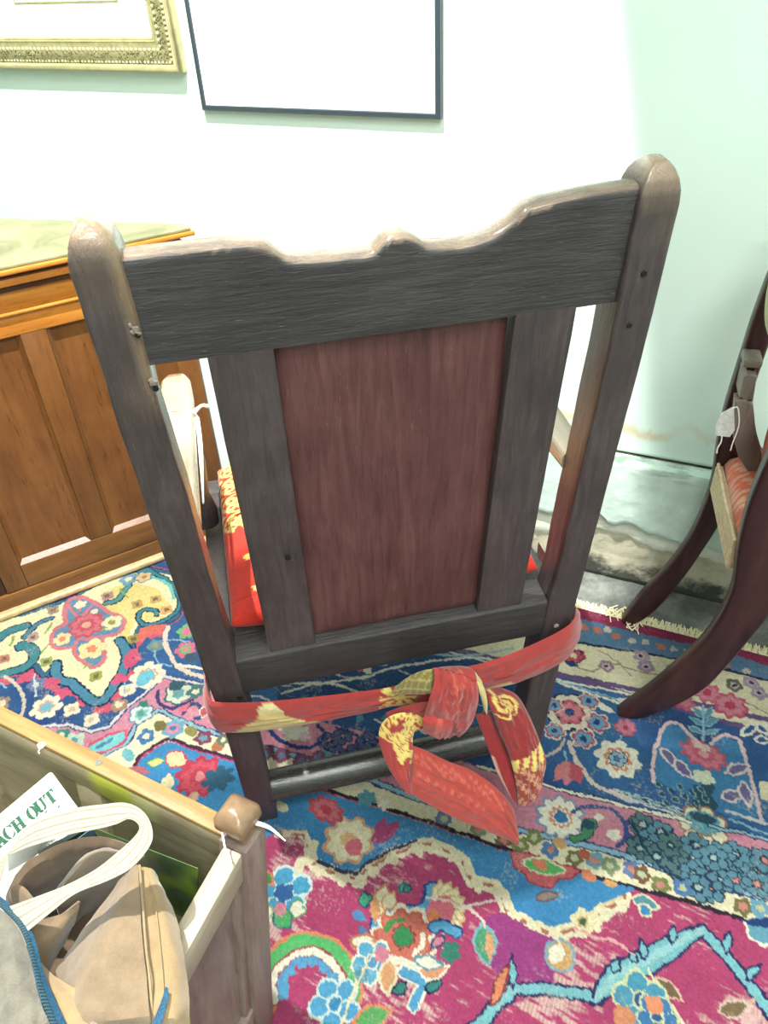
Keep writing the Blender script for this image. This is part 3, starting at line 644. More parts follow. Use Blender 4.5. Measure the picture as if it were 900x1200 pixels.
flower(219,739,.026,5,[(1,(100,180,110)),(.6,PINK)],None,1,.3); flower(217,761,.026,5,[(1,(220,90,130)),(.6,(100,180,110)),(.3,PINK)]); blob(224,770,.018,(50,80,110),.7); flower(0,825,.024,5,[(1,(150,120,110)),(.5,CREAM)]); stroke([(0,800),(6,806)], .004, LBLUE)
# contents of the pink band on the left
poly([(100,880),(106,872),(124,862),(146,855),(149,862),(140,872),(122,880),(104,884)], (96,196,210), (206,60,110), .006); stroke([(112,876),(130,866)], .007, (50,120,180)); flower(165,836,.026,6,[(1,(206,226,226)),(.6,(90,180,200)),(.35,(80,140,120))],(60,110,160)); leaf(164,828,172,820,.022,(30,120,110)); flower(72,862,.02,5,[(1,(40,130,120)),(.4,CREAM)]); flower(86,868,.024,5,[(1,(180,210,200)),(.4,TEAL)])
flower(209,812,.030,6,[(1,(206,220,200)),(.5,(90,150,170))],(40,90,110)); leaf(198,808,216,798,.030,(40,80,100)); flower(230,810,.022,5,[(1,(60,110,120)),(.4,CREAM)])
stroke([(184,810),(186,822),(200,830),(216,824),(226,820)], .007, (50,50,110)); stroke([(214,836),(222,826),(232,826),(238,838),(228,842)], .008, (40,60,120)); leaf(208,834,224,824,.016,(216,90,120)); leaf(236,840,244,826,.018,(190,60,90),CREAM,.003)

# ---- wear: pale abrash in the magenta field, thin pile showing the warp
st1 = vnoise(gu*.35+gv*.12, gv*1.6-gu*.25, 150, 21); st2 = vnoise(gu, gv, 12, 22); st3 = vnoise(gu*.5, gv*2, 300, 23); warpx = (np.sin(gu*2*math.pi/.0056)*.5+.5)
mg = np.array(lin(MAG)); dist = np.abs(IMG-mg).sum(-1); fieldm = dist < .05
worn = np.clip((st1*.62+st2*.62+st3*.16-.80)*6, 0, 1)*fieldm*(.45+.55*warpx)
IMG = IMG*(1-worn[..., None]*.8) + np.array(lin((236,200,196)))*worn[..., None]*.8
sp = np.clip((vnoise(gu, gv, 420, 31)*.6+vnoise(gu, gv, 26, 32)*.6-.86)*5, 0, 1)*.35
IMG = IMG*(1-sp[..., None]) + np.array(lin((220,214,206)))*sp[..., None]
gry = IMG.mean(-1, keepdims=True); IMG = (IMG*.87+gry*.13)*.72; IMG = IMG/(1+.7*IMG)*np.array([1.0, .98, .86], np.float32)
IMG *= (.86+.28*vnoise(gu, gv, 300, 41))[..., None]*(.92+.16*vnoise(gu, gv, 24, 42))[..., None]

# ---- mesh of the pile
hz = .0016*(vnoise(gu, gv, 260, 51)-.5) + .0022*(vnoise(gu, gv, 14, 52)-.5) - .0012 - .0008*worn
hz[:, 0] = -.003
Pw = np.zeros((NU, NV, 3), np.float32); Pw[..., 0] = gu; Pw[..., 1] = RUG_D-gv; Pw[..., 2] = hz
idx = np.arange(NU*NV).reshape(NU, NV)
q = np.stack([idx[:-1, :-1], idx[:-1, 1:], idx[1:, 1:], idx[1:, :-1]], -1).reshape(-1, 4)
border = np.concatenate([idx[:, 0], idx[-1, 1:], idx[-2::-1, -1], idx[0, -2:0:-1]]); nb = len(border)
skirt = Pw.reshape(-1, 3)[border].copy(); skirt[:, 2] = FLOOR_Z
vid = NU*NV + np.arange(nb); sk = np.stack([border, np.roll(border, -1), np.roll(vid, -1), vid], -1)
V = np.concatenate([Pw.reshape(-1, 3), skirt]); Fq = np.concatenate([q, sk])
Cc = np.ones((len(V), 4), np.float32); Cc[:NU*NV, :3] = IMG.reshape(-1, 3); Cc[NU*NV:, :3] = IMG.reshape(-1, 3)[border]
me = bpy.data.meshes.new('pile'); me.vertices.add(len(V)); me.vertices.foreach_set('co', V.ravel())
me.loops.add(len(Fq)*4); me.loops.foreach_set('vertex_index', Fq.ravel().astype(np.int32))
me.polygons.add(len(Fq)); me.polygons.foreach_set('loop_start', (np.arange(len(Fq))*4).astype(np.int32))
me.update(calc_edges=True); me.validate()
me.polygons.foreach_set('use_smooth', np.ones(len(Fq), bool))
at = me.color_attributes.new('Col', 'FLOAT_COLOR', 'POINT'); at.data.foreach_set('color', Cc.ravel())
m, nt, p = mat('rug_wool'); co = node(nt, 'ShaderNodeTexCoord').outputs['Object']
a_ = node(nt, 'ShaderNodeAttribute', attribute_name='Col'); n = noise_tex(nt, co, 520, 3, .6); r = ramp(nt, [(.25, (196,196,196)), (.75, (255,255,255))]); nt.links.new(n, r.inputs[0])
nt.links.new(mixc(nt, .8, a_.outputs['Color'], r.outputs[0], 'MULTIPLY'), p.inputs['Base Color']); p.inputs['Roughness'].default_value = .95; p.inputs['Specular IOR Level'].default_value = .12; p.inputs['Sheen Weight'].default_value = .1
nt.links.new(bump(nt, n, .5, .0012), p.inputs['Normal']); me.materials.append(m)
rug = thing('rug', 'worn Persian rug with navy floral border and magenta field under the old chair', 'rug', M_WALL @ Matrix.Translation((-.4, .7, FLOOR_Z)))
o = bpy.data.objects.new('pile', me); COL.objects.link(o); put(o, rug, M_WALL)
# fringe: knotted cotton warps, uncountable
M_fr = plain('fringe_cotton', (222, 214, 178), .9, .1, 0, .3, 300, .12)
bm = new()
for k in range(1500):
    u = U0 + (U1-U0)*k/1500 + (rng.random()-.5)*.003; L = .020+rng.random()*.010; a = (rng.random()-.5)*.5
    P = [Vector((u, RUG_D-.002, -.004))]
    for j in (1, 2, 3): P.append(Vector((u+math.sin(a)*L*j/3+(rng.random()-.5)*.004, RUG_D+L*j/3, FLOOR_Z+.002+rng.random()*.004)))
    tube(bm, P, [.0018, .0016, .0013, .0011], 4)
o = obj('fringe', bm, M_fr, rug, M_WALL); o['kind'] = 'stuff'
# the loose tangle of fringe by the chair's leg
bm = new(); uu, vv = to_uv(735, 722)
for k in range(15):
    P = [Vector((uu+(rng.random()-.5)*.05, RUG_D-vv+.02+(rng.random()-.5)*.02, .002))]
    for j in range(4): P.append(P[-1]+Vector(((rng.random()-.45)*.03, -.012+(rng.random()-.5)*.016, (rng.random()-.4)*.004)))
    for v in P: v.z = max(.001, v.z)
    tube(bm, P, .0013, 4, 10)
o = obj('fringe_tangle', bm, M_fr, rug, M_WALL); o['kind'] = 'stuff'
# ================================================================== OLD OAK ARMCHAIR seen from behind
CO = Vector((-.0016, .7909, 0)); CX = Vector((math.cos(CHA), math.sin(CHA), 0)); CY = Vector((-math.sin(CHA), math.cos(CHA), 0)); TH = .127
def frame(o, x, y, z): return Matrix(((x.x, y.x, z.x, o.x), (x.y, y.y, z.y, o.y), (x.z, y.z, z.z, o.z), (0, 0, 0, 1)))
M_CH = frame(CO, CX, CY, Vector((0, 0, 1)))
UPB = math.cos(TH)*Vector((0, 0, 1)) - math.sin(TH)*CY; NB = math.cos(TH)*CY + math.sin(TH)*Vector((0, 0, 1))
M_BK = frame(CO, CX, NB, UPB)                                   # local x right, y away from the camera, z up along the raked back
W_oak = wood('oak_dark_upright', (44, 38, 39), (66, 57, 57), (90, 80, 78), 'z', 44, (.32, .5), .5, .9, .5, 9, (128, 118, 112))
W_oakx = wood('oak_dark_rail', (36, 33, 34), (52, 48, 48), (72, 68, 67), 'x', 48, (.34, .55), .8, .8, .5, 12, (150, 145, 140))
W_panel = wood('oak_red_panel', (62, 36, 35), (88, 54, 52), (110, 76, 71), 'z', 30, (.34, .52), .45, .9, .45, 10, (140, 110, 104))
W_oaky = wood('oak_lit_arm', (96, 84, 72), (140, 126, 108), (176, 164, 144), 'y', 16, (.2, .4), .3, .5, .6)  # paler oak: the strong light on the arms is put into the colour
chair = thing('armchair', 'old dark oak armchair seen from behind, with a reddish panelled back and worn top rail', 'chair', M_CH)
def wear(o, fn):
    me = o.data; at = me.attributes.new('wear', 'FLOAT', 'POINT'); at.data.foreach_set('value', [max(0., min(1., fn(v.co))) for v in me.vertices])

def post(side):
    bm = new(); rings = []; hs = [0, .03, .1, .2, .3, .36, .375, .41, .45, .458, .5, .56, .62, .68, .74, .8, .85, .88, .9, .92, .94, .96, .98, .995, 1.006, 1.015, 1.022, 1.027, 1.029]
    for h in hs:
        xo = .2535 + .011*min(1, max(0, (h-.28)/.55)); wd = .0435 if h < .46 else .0425
        if .46 < h < .48: wd = .0455
        if side > 0 and h > .46: wd = .0405
        dp = .047; s = 1.0
        if h > .995: q = (h-.995)/.034; s = math.sqrt(max(.02, 1-q*q*.93))
        bulge = .0022*nz(h*9, side*3.3, 1) + .0012*nz(h*31, side*5, 2)
        rad = .0035; ch = rad
        if side < 0 and h > .84: ch = rad + .011*min(1, (h-.84)/.07)          # rubbed inner corner of the left post
        x0, x1 = -xo, -xo+wd+bulge
        cx, cy = (x0+x1)/2, dp/2
        rr = (rad, ch, rad, rad) if side < 0 else (rad, rad, rad, rad)
        ring = rrect(x0, x1, 0, dp, rr if side < 0 else [max(rad, .004)]*4, 4)
        ring = [((x-cx)*s+cx, (y-cy)*s+cy) for x, y in ring]
        zf = lambda x, y: (h - y*math.tan(TH) if h == 0 else h) + (.0011*nz(x*160, y*160, h*40+side) if h > .85 else 0)
        ring = [Vector((x if side < 0 else -x, y, zf(x, y))) for x, y in ring]
        rings.append(ring if side < 0 else ring[::-1])
    # densify along the height for relief
    R2 = []
    for a, b in zip(rings, rings[1:]):
        n = 3
        for k in range(n): R2.append([p.lerp(q, k/n) for p, q in zip(a, b)])
    R2.append(rings[-1])
    for r in R2:
        for p in r:
            d = .0009*nz(p.x*60, p.y*60, p.z*14+side*7) + .0007*nz(p.x*170, p.y*170, p.z*30); p.x += d; p.y += d*.8
    loft(bm, R2)
    o = obj('back_post', bm, W_oak, chair, M_BK)
    sx = -1 if side < 0 else 1
    wear(o, lambda c: (.8*max(0, 1-abs(c.x-sx*.226)/.010)*max(0, min(1, (c.z-.84)/.05))*(c.y < .016) if side < 0 else 0) + max(0, (c.z-1.003)/.02)*.7 + max(0, min(.22, (c.z-.95)*4))*(nz(c.x*120, c.y*120, c.z*25) > -.1))
    return o
PL = post(-1); PRt = post(1)
# chipped flakes and peg holes
M_chip = plain('chipped_wood', (128, 116, 106), .7, .3, 0, .6, 180, .25); M_dkh = plain('dark_hole', (14, 11, 11), .9)
def flake(x, h, s, seed, parent, n=-.001):
    bm = new(); r = random.Random(seed)
    for k in range(5):
        c = Vector((x+r.uniform(-1, 1)*s, n+r.uniform(-.001, .001), h+r.uniform(-1.4, 1.4)*s)); a = r.uniform(.001, .0026)
        R = Matrix.Rotation(r.uniform(0, 6), 4, 'Y') @ Matrix.Rotation(r.uniform(-.5, .5), 4, 'X')
        box(bm, -a, a, -.0012, .0012, -a*1.6, a*1.6, .0006, 1, Matrix.Translation(c) @ R)
    obj('wood_flake', bm, M_chip, parent, M_BK)
flake(-.2275, .942, .0032, 1, PL, .0005); flake(-.223, .884, .0042, 2, PL, .0005)
def hole(x, h, r, parent, m=None):
    bm = new(); loft(bm, [[Vector((x+q*math.cos(a), y, h+q*math.sin(a))) for a in [2*math.pi*k/12 for k in range(12)]] for q, y in ((r, .002), (r, -.0012), (r*.8, -.0018))]); obj('peg', bm, m or M_dkh, parent, M_BK)
hole(-.221, .372, .004, PL); hole(.232, .392, .004, PRt, M_chip); hole(.243, .93, .003, PRt); hole(.240, .875, .0028, PRt); hole(-.2255, .935, .0026, PL); hole(-.2225, .879, .0026, PL)

# top rail with its carved upper edge
NEAR = [(-.226, .999), (-.2206, .9984), (-.166, .9989), (-.125, .998), (-.110, .9950), (-.0995, .987), (-.0885, .9794), (-.06, .9765), (-.0205, .9754), (-.0129, .978), (-.006, .985), (.0024, .9888), (.011, .9885), (.0198, .9850), (.029, .9785), (.0361, .9754), (.0642, .9735), (.08, .9755), (.0937, .9790), (.1102, .9890), (.1238, 1.0004), (.15, 1.0045), (.1773, 1.0073), (.2212, 1.0086), (.232, 1.009)]
bm = new(); rings = []; PRF = catmull([Vector((x, 0, z)) for x, z in NEAR], 130)
for p in PRF:
    x, zt = p.x, p.z+.0006*nz(p.x*90, 3); dn = .0005*nz(x*40, 1)
    prof = [(.008, .8985), (.008+dn, .925), (.0085-dn, .955), (.008, zt-.006), (.0085, zt-.0018), (.0105, zt+.0006), (.016, zt+.0022), (.024, zt+.0024), (.030, zt+.0012), (.0335, zt-.003), (.034, zt-.009), (.034, .8985)]
    rings.append([Vector((x, y + .0007*nz(x*20, z*160, 4)*(y < .0088), z + (.0008*nz(x*30, 8) if z < .9 else 0))) for y, z in prof])
loft(bm, rings); o = obj('top_rail', bm, W_oakx, chair, M_BK, angle=55)
wear(o, lambda c: (1.0 if c.z > interp(NEAR, c.x)-.0015 and c.y > .008 else 0)*(.55+.5*nz(c.x*40, c.y*90)))  # rubbed top edge, with its golden glare also mixed into the colour
# stiles, panel, lower rail
def board(name, x0, x1, y0, y1, z0, z1, m, bev, parent=chair, skew=0.0, seed=0, nseg=14):
    bm = new(); rings = []
    for k in range(nseg+1):
        h = z0+(z1-z0)*k/nseg; dx = skew*(k/nseg-.5); w_ = .0007*nz(h*18, seed, 1)
        rings.append([Vector((x+dx+w_*(1 if x > (x0+x1)/2 else -1), y+.0004*nz(h*30, x*40, seed), h)) for x, y in rrect(x0, x1, y0, y1, bev, 2)])
    loft(bm, rings); return obj(name, bm, m, parent, M_BK)
stL = board('stile', -.1710, -.1105, .006, .028, .4475, .899, W_oak, .002, skew=-.003, seed=3); stR = board('stile', .1165, .1795, .006, .028, .4475, .900, W_oak, .002, skew=.008, seed=5)
hole(-.128, .628, .0032, stL)
bm = new(); NX, NZ = 40, 60; G = []
for i in range(NX+1):
    row = []
    for j in range(NZ+1):
        x = -.113+.232*i/NX; z = .449+.449*j/NZ; e = min(x+.113, .119-x, z-.449)
        y = .0165 + .0045*max(0, 1-e/.012) + .0006*nz(x*30, z*4, 2) + .0005*nz(x*120, z*10, 3)
        row.append(bm.verts.new((x, y, z)))
    G.append(row)
for i in range(NX):
    for j in range(NZ): bm.faces.new((G[i][j], G[i+1][j], G[i+1][j+1], G[i][j+1]))
fr = [G[0][0], G[NX][0], G[NX][NZ], G[0][NZ]]
bk = [bm.verts.new((v.co.x, .028, v.co.z)) for v in fr]; bm.faces.new(bk[::-1])
loop = [G[i][0] for i in range(NX+1)]; bm.faces.new(loop+[bk[1], bk[0]]); bm.faces.new([G[NX][j] for j in range(NZ+1)]+[bk[2], bk[1]]); bm.faces.new([G[i][NZ] for i in range(NX, -1, -1)]+[bk[3], bk[2]]); bm.faces.new([G[0][j] for j in range(NZ, -1, -1)]+[bk[0], bk[3]])
o = obj('back_panel', bm, W_panel, chair, M_BK); o['label'] = 'reddish brown back panel with open grain'
bm = new(); rings = []
for k in range(33):
    x = -.214+.426*k/32; dz = .0012*nz(x*14, 5); rings.append([Vector((x, y, z+dz)) for y, z in rrect(0.001, .046, .376, .450, .004, 3)])
loft(bm, rings); obj('bottom_rail', bm, W_oakx, chair, M_BK)
# low rear stretcher, polished by feet
bm = new(); tube(bm, [M_BK.inverted() @ (M_BK @ Vector((x, .024, .068))) for x in (-.215, -.1, 0, .1, .215)], .026, 20); o = obj('stretcher', bm, wood('oak_polished_stretcher', (34, 32, 32), (50, 47, 46), (70, 66, 64), 'x', 40, (.18, .34), .25, .8, .7, 10), chair, M_BK); 
# seat frame, front legs, arms with supports
obj('seat_board', bx(-.212, .212, -.012, .40, .424, .4425, .003), W_oakx, chair, M_CH)
for s in (-1, 1):
    obj('seat_rail', bx(s*.232-.014, s*.232+.014, -.004, .372, .355, .424, .003), W_oak, chair, M_CH)
    obj('front_leg', bx(s*.232-.021, s*.232+.021, .370, .412, 0.0005, .4235, .004), W_oak, chair, M_CH)
    bm = new(); rings = []
    for y, x, z, w, t in ((-.040, s*.238, .664, .040, .026), (.03, s*.240, .660, .042, .026), (.10, s*.241, .663, .044, .027), (.18, s*.2405, .671, .046, .028), (.24, s*.240, .678, .046, .028), (.275, s*.240, .680, .042, .028), (.292, s*.240, .679, .032, .026), (.299, s*.240, .677, .016, .020)):
        rings.append([Vector((x+a, y, z+b)) for a, b in rrect(-w/2, w/2, -t/2, t/2, min(.009, w*.4), 4)])
    loft(bm, rings); o = obj('arm', bm, W_oaky, chair, M_CH); wear(o, lambda c: .9*(c.z > .672+.01*(c.y > .15))); o['label'] = 'arm of the oak chair, painted pale as if brightly lit'
    bm = new(); loft(bm, [[Vector((s*.240+r_*math.cos(a), .262+r_*math.sin(a), z)) for a in [2*math.pi*k/16 for k in range(16)]] for z, r_ in ((.4425, .02), (.47, .021), (.50, .014), (.56, .019), (.62, .014), (.65, .018), (.667, .018))]); obj('arm_support', bm, W_oak, chair, M_CH)
obj('front_rail', bx(-.211, .211, .378, .400, .36, .423, .003), W_oakx, chair, M_CH)

# string and ticket tied round the far end of the left arm
M_paper = plain('white_card', (222, 222, 214), .7, .2); M_string = plain('white_string', (240, 238, 230), .8, .2)
tg = thing('price_tag', 'white string tied round the left arm of the oak chair', 'tag', M_CH @ Matrix.Translation((-.215, .19, .66)))
bm = new(); tube(bm, [(-.2645, .19, .68), (-.25, .191, .687), (-.23, .19, .6865), (-.2165, .189, .68), (-.2135, .189, .668), (-.222, .19, .6565), (-.25, .19, .656), (-.2645, .19, .668), (-.2645, .19, .68)], .0014, 6, 40); obj('string_loop', bm, M_string, tg, M_CH)
bm = new(); tube(bm, [(-.216, .189, .682), (-.205, .192, .688), (-.197, .195, .684)], [.0035, .002, .003], 6, 8); tube(bm, [(-.2145, .188, .672), (-.2135, .15, .664), (-.2140, .11, .658), (-.2155, .06, .652), (-.2165, .02, .648)], [.0035, .003, .0028, .0022, .0012], 6, 24); obj('string_end', bm, M_string, tg, M_CH)

# ================================================================== SEAT CUSHION red with gold damask
RED, GOLD = (196, 48, 34), (236, 204, 110)
def cushion_col(c):
    x, y = c.x, c.y
    if y > .16:                                                     # gold quatrefoil damask over the front half
        if y < .168+.008*math.sin(x*260): return RED
        px_, py_ = ((x+.012) % .05)/.05-.5, ((y-.16) % .05)/.05-.5
        r1 = abs(math.hypot(abs(px_)-.17, abs(py_)-.17)-.12); r2 = math.hypot(px_, py_)
        k = (r1 < .05) or (.41 < r2 < .47) or (abs(px_)+abs(py_) > .86) or r2 < .05
        
        return GOLD if k else RED
    fx, fy = (x+.148)/.030, (y-.055)/.045                            # a gold sprig woven in the plain part
    for cx, cy, rx, ry in ((-.3, .55, .55, .30), (.15, .2, .55, .35), (-.35, -.1, .42, .5), (.25, -.35, .6, .28), (-.5, -.62, .7, .16), (.1, .85, .35, .2), (.75, .1, .35, .3), (-.95, .95, .3, .2)):
        q = ((fx-cx)/rx)**2+((fy-cy)/ry)**2
        if q < 1 and (q < .55 or math.sin(fx*9+fy*7) > -.4): return GOLD
    return RED
bm = new(); NX, NY = 150, 170; G, H = [], []
for i in range(NX+1):
    a, b = [], []
    for j in range(NY+1):
        u, v = i/NX*2-1, j/NY*2-1
        e = (1-abs(u)**7)*(1-abs(v)**9); e = max(0, e)**.4
        x = u*.213; y = .175+v*.188
        w = .0012*nz(x*25, y*30, 2) - (.0018 if abs(y-.016) < .0018 and x < 0 else 0)
        a.append(bm.verts.new((x, y, .470+.026*e+w*e))); b.append(bm.verts.new((x, y, .4695-.0265*e)))
    G.append(a); H.append(b)
for i in range(NX):
    for j in range(NY):
        bm.faces.new((G[i][j], G[i+1][j], G[i+1][j+1], G[i][j+1])); bm.faces.new((H[i][j], H[i][j+1], H[i+1][j+1], H[i+1][j]))
for j in range(NY):
    for i in (0, NX): bm.faces.new((G[i][j], G[i][j+1], H[i][j+1], H[i][j]))
for i in range(NX):
    for j in (0, NY): bm.faces.new((G[i][j], G[i+1][j], H[i+1][j], H[i][j]))
M_dam = cloth('damask', .8, 700, .35)
o = obj('seat_cushion', bm, M_dam, None, M_CH); paint(o, cushion_col); tag(o, 'red seat cushion with gold damask on the seat of the oak armchair', 'cushion')

# ================================================================== RED SASH knotted round the back posts
def bk(px, py, n): return M_BK.inverted() @ at_pl(px, py, CO + NB*n, NB)
SR, SG, SO, SD = (178, 64, 60), (238, 214, 120), (168, 150, 74), (150, 40, 40)
def lattice(u, v, k=9): return (abs((u*k+v*k*.4) % 1-.5) < .09) or (abs((v*k*.5-u*k*.3) % 1-.5) < .10)
def band_col(u, v):
    if .15 < u < .59:                                          # pale half moon near the left post
        t = (u-.365)/.205; q = abs(t); top = .36-.32*math.sqrt(max(0, 1-(q/.26)**2)) if q < .25 else .36+.66*((q-.25)/.75)**.8
        if v > top: return (214, 190, 124) if v > .33 else (240, 226, 164)
    if u > .80:                                                 # gold flower beside the knot
        q = math.hypot((u-.90)/.085, (v-.42)/.6)
        if q < 1 and (math.sin(math.atan2(v-.42, (u-.90)*5)*8) > -.35 or q < .25): return SG
        if v > .72 and math.sin(u*120+v*8) > -.3: return (226, 190, 110)
    return SR
sash = thing('sash', 'red sash with gold motifs knotted round the back posts of the oak chair', 'sash', M_CH @ Matrix.Translation((0, -.07, .34)))
M_sash = cloth('sash_cloth', .75, 1100, .45, sheen=.25)
TOPL = [bk(240.5, 800, .03), bk(241, 806, .008), bk(246, 820, -.006), bk(262, 823.5, -.010), bk(300, 823, -.012), bk(350, 819, -.013), bk(420, 811, -.016), bk(455, 806, -.022), bk(492, 796, -.030)]
BOTL = [bk(246, 830, .03), bk(250, 842, .008), bk(256, 856, -.006), bk(268, 859, -.010), bk(300, 857, -.012), bk(350, 850, -.013), bk(420, 837, -.016), bk(460, 828, -.022), bk(500, 826, -.030)]
BACK = Vector((0, -1, 0))
o = obj('waistband', strip(TOPL, BOTL, BACK, 110, 16, .004, .006, .0028, 1, band_col), M_sash, sash, M_BK)
def bandr_col(u, v): return (226, 186, 130) if (.08 < u < .36 and v > .78+.5*abs(u-.2)) else SR
TOPR = [bk(545, 782, -.030), bk(570, 776, -.022), bk(600, 766, -.016), bk(640, 748, -.013), bk(662, 736, -.011), bk(671, 728, -.005), bk(675, 720, .008), bk(675.5, 712, .03)]
BOTR = [bk(552, 812, -.030), bk(575, 808, -.022), bk(602, 801, -.016), bk(632, 790, -.013), bk(652, 780, -.011), bk(664, 772, -.005), bk(672, 758, .008), bk(674, 745, .03)]
obj('waistband', strip(TOPR, BOTR, BACK, 80, 14, .004, .007, .0032, 2, bandr_col), M_sash, sash, M_BK)
# bands running forward along the seat sides
for s, (t, b) in ((-1, (TOPL[0], BOTL[0])), (1, (TOPR[-1], BOTR[-1]))):
    A = [M_BK @ t, M_BK @ b]; inv = M_CH.inverted(); A = [inv @ q for q in A]
    T = [A[0], A[0]+Vector((s*.000, .06, .004)), A[0]+Vector((0, .15, .006))]; B = [A[1], A[1]+Vector((0, .06, .004)), A[1]+Vector((0, .15, .006))]
    obj('side_band', strip(T, B, Vector((s, 0, 0)), 24, 8, .003, .003, .001, 5, lambda u, v: SR), M_sash, sash, M_CH)
# the knot: a wrapped lump with folds
K0 = bk(522, 822, -.052)
def knot_col(c):
    d = c-K0
    if d.x > .022 and d.x < .036 and abs(d.z) < .03: return SG
    return SR if math.sin(d.x*420+d.z*120) > -.9 else SD
bm = new(); NR, NS = 40, 48; rings = []
for i in range(NR+1):
    t = i/NR; x = -.044+.088*t; s = math.sin(math.pi*min(1, max(0, t)))**.42; rings.append([])
    for j in range(NS):
        a = 2*math.pi*j/NS; fold = .0030*math.sin(t*21+1.2*math.sin(a))+.0016*nz(t*9, a*2, 3)
        r = (.033*s+fold*s)
        rings[-1].append(K0+Vector((x+.004*math.sin(a), r*.72*math.cos(a), r*1.02*math.sin(a)+.010*math.sin(t*math.pi))))
loft(bm, rings); o = obj('knot', bm, M_sash, sash, M_BK); paint(o, knot_col)
# over-wrap of the knot, olive patch on its left shoulder
def wrap_col(u, v): return SR if not (.12 < u < .9 and .30 < v < .62 and lattice(u*1.6, v, 7)) else (206, 96, 76)
T = [bk(503, 790, -.060), bk(508, 783, -.080), bk(509, 800, -.092), bk(503, 820, -.097), bk(496, 843, -.090), bk(497, 853, -.070)]
B = [bk(549, 783, -.060), bk(556, 788, -.078), bk(560, 806, -.092), bk(560, 826, -.096), bk(552, 850, -.092), bk(540, 862, -.070)]
obj('knot_wrap', strip(T, B, BACK, 60, 22, .006, .006, .0055, 8, wrap_col), M_sash, sash, M_BK)
T = [bk(500, 832, -.088), bk(495, 846, -.100), bk(497, 858, -.095)]; B = [bk(531, 835, -.092), bk(531, 852, -.104), bk(526, 864, -.096)]
obj('knot_fold', strip(T, B, BACK, 24, 12, .006, .005, .0025, 9, lambda u, v: SR if abs(v-.5) > .1 else (206, 92, 80)), M_sash, sash, M_BK)
def olive(u, v): return (222, 206, 120) if lattice(u, v, 5) else SO
T = [bk(462, 806, -.036), bk(476, 795, -.050), bk(492, 787, -.066), bk(507, 784, -.078)]; B = [bk(464, 812, -.036), bk(480, 813, -.052), bk(495, 814, -.070), bk(508, 812, -.086)]
obj('knot_shoulder', strip(T, B, BACK, 36, 14, .006, .006, .001, 10, olive), M_sash, sash, M_BK)
T = [bk(452, 836, -.055), bk(470, 829, -.060), bk(490, 824, -.072), bk(506, 822, -.085)]; B = [bk(462, 848, -.055), bk(476, 842, -.060), bk(492, 840, -.070), bk(506, 842, -.082)]
obj('knot_fold', strip(T, B, BACK, 30, 12, .005, .006, .002, 11, lambda u, v: SR), M_sash, sash, M_BK)
T = [bk(551, 787, -.070), bk(559, 798, -.088), bk(563, 815, -.092), bk(567, 832, -.080)]; B = [bk(558, 793, -.066), bk(566, 806, -.080), bk(571, 822, -.084), bk(571, 838, -.074)]
obj('knot_trim', strip(T, B, BACK, 24, 8, .004, .003, .0008, 12, lambda u, v: (232, 210, 130)), M_sash, sash, M_BK)
# hanging loops: the plane they hang in leans out towards the camera
HP = M_BK @ Vector((0, -.06, .345)); HN = (CY*.27 - Vector((0, 0, 1))*.10).normalized(); iCH = M_CH.inverted()
def hp(px, py, off=0.0): return iCH @ at_pl(px, py, HP - HN*off, HN)
HB = iCH.to_3x3() @ (-HN)
def loop_col(u, v):
    q = math.sin(v*9+u*6)+math.sin(u*23-v*5)+.6*math.sin(u*41+v*13)
    if u < .66 and q > -.9 and not (u > .46 and v < .35+.7*(u-.46)) and abs(math.sin(q*2.6+u*14)) > .34: return SG
    return SR
T = [hp(500, 843, .02), hp(482, 836, .022), hp(464, 837, .020), hp(450, 845, .016), hp(444, 860, .012), hp(448, 882, .01), (hp(458, 905, .01)), hp(474, 927, .012), hp(479, 931, .012)]
B = [hp(502, 853, .016), hp(493, 853, .012), hp(487, 856, .008), hp(484, 864, .006), hp(484, 876, .004), hp(483, 888, .004), hp(482, 900, .006), hp(482, 915, .010), hp(483, 926, .012)]
obj('loop', strip(T, B, HB, 70, 16, .006, .007, .003, 21, loop_col), M_sash, sash, M_CH)
def low_col(u, v): return (206, 100, 84) if (.10 < v < .3 and u < .75 and math.sin(u*70)*math.sin(u*31+v*40) > .15) or (.45 < v < .55 and u < .6 and math.sin(u*90+v*20) > .3) else (180, 72, 64)
T = [hp(484, 874, .000), hp(500, 880, .001), hp(524, 892, .002), hp(552, 903, .004), hp(580, 922, .006), hp(600, 945, .008), hp(607, 972, .010)]
B = [hp(478, 928, .010), hp(492, 937, .010), hp(512, 948, .010), hp(540, 962, .010), hp(570, 974, .010), hp(594, 984, .010), hp(605, 990, .011)]
obj('loop', strip(T, B, HB, 70, 20, .007, .010, .0042, 22, low_col), M_sash, sash, M_CH)
def tail_col(u, v):
    q = math.hypot((u-.12)/.13, (v-.42)/.42)
    if q < 1: return SG if (math.sin(q*11+math.atan2(v-.42, u-.12)*3) > -.2) else (170, 60, 50)
    if u > .60:
        e = math.sin(v*16)*.03
        if u < .70+e+.05*v: return SG if math.sin(v*21+u*30) > -.5 else (180, 70, 60)
        return (206, 150, 120) if math.sin(u*60+v*9)*math.sin(v*25+u*20) > .2 else (150, 66, 52)
    return (152, 48, 46)
T = [hp(566, 812, .02), hp(576, 833, .022), hp(586, 858, .020), hp(597, 886, .016), hp(604, 914, .014), hp(608, 944, .014)]
B = [hp(588, 806, .016), hp(606, 815, .012), hp(620, 838, .010), hp(632, 868, .008), hp(640, 893, .008), hp(633, 922, .010)]
obj('tail', strip(T, B, HB, 80, 20, .006, .012, .0048, 23, tail_col), M_sash, sash, M_CH)
T = [hp(557, 838, .012), hp(564, 856, .008), hp(574, 882, .004), hp(584, 908, .004), hp(598, 934, .006)]
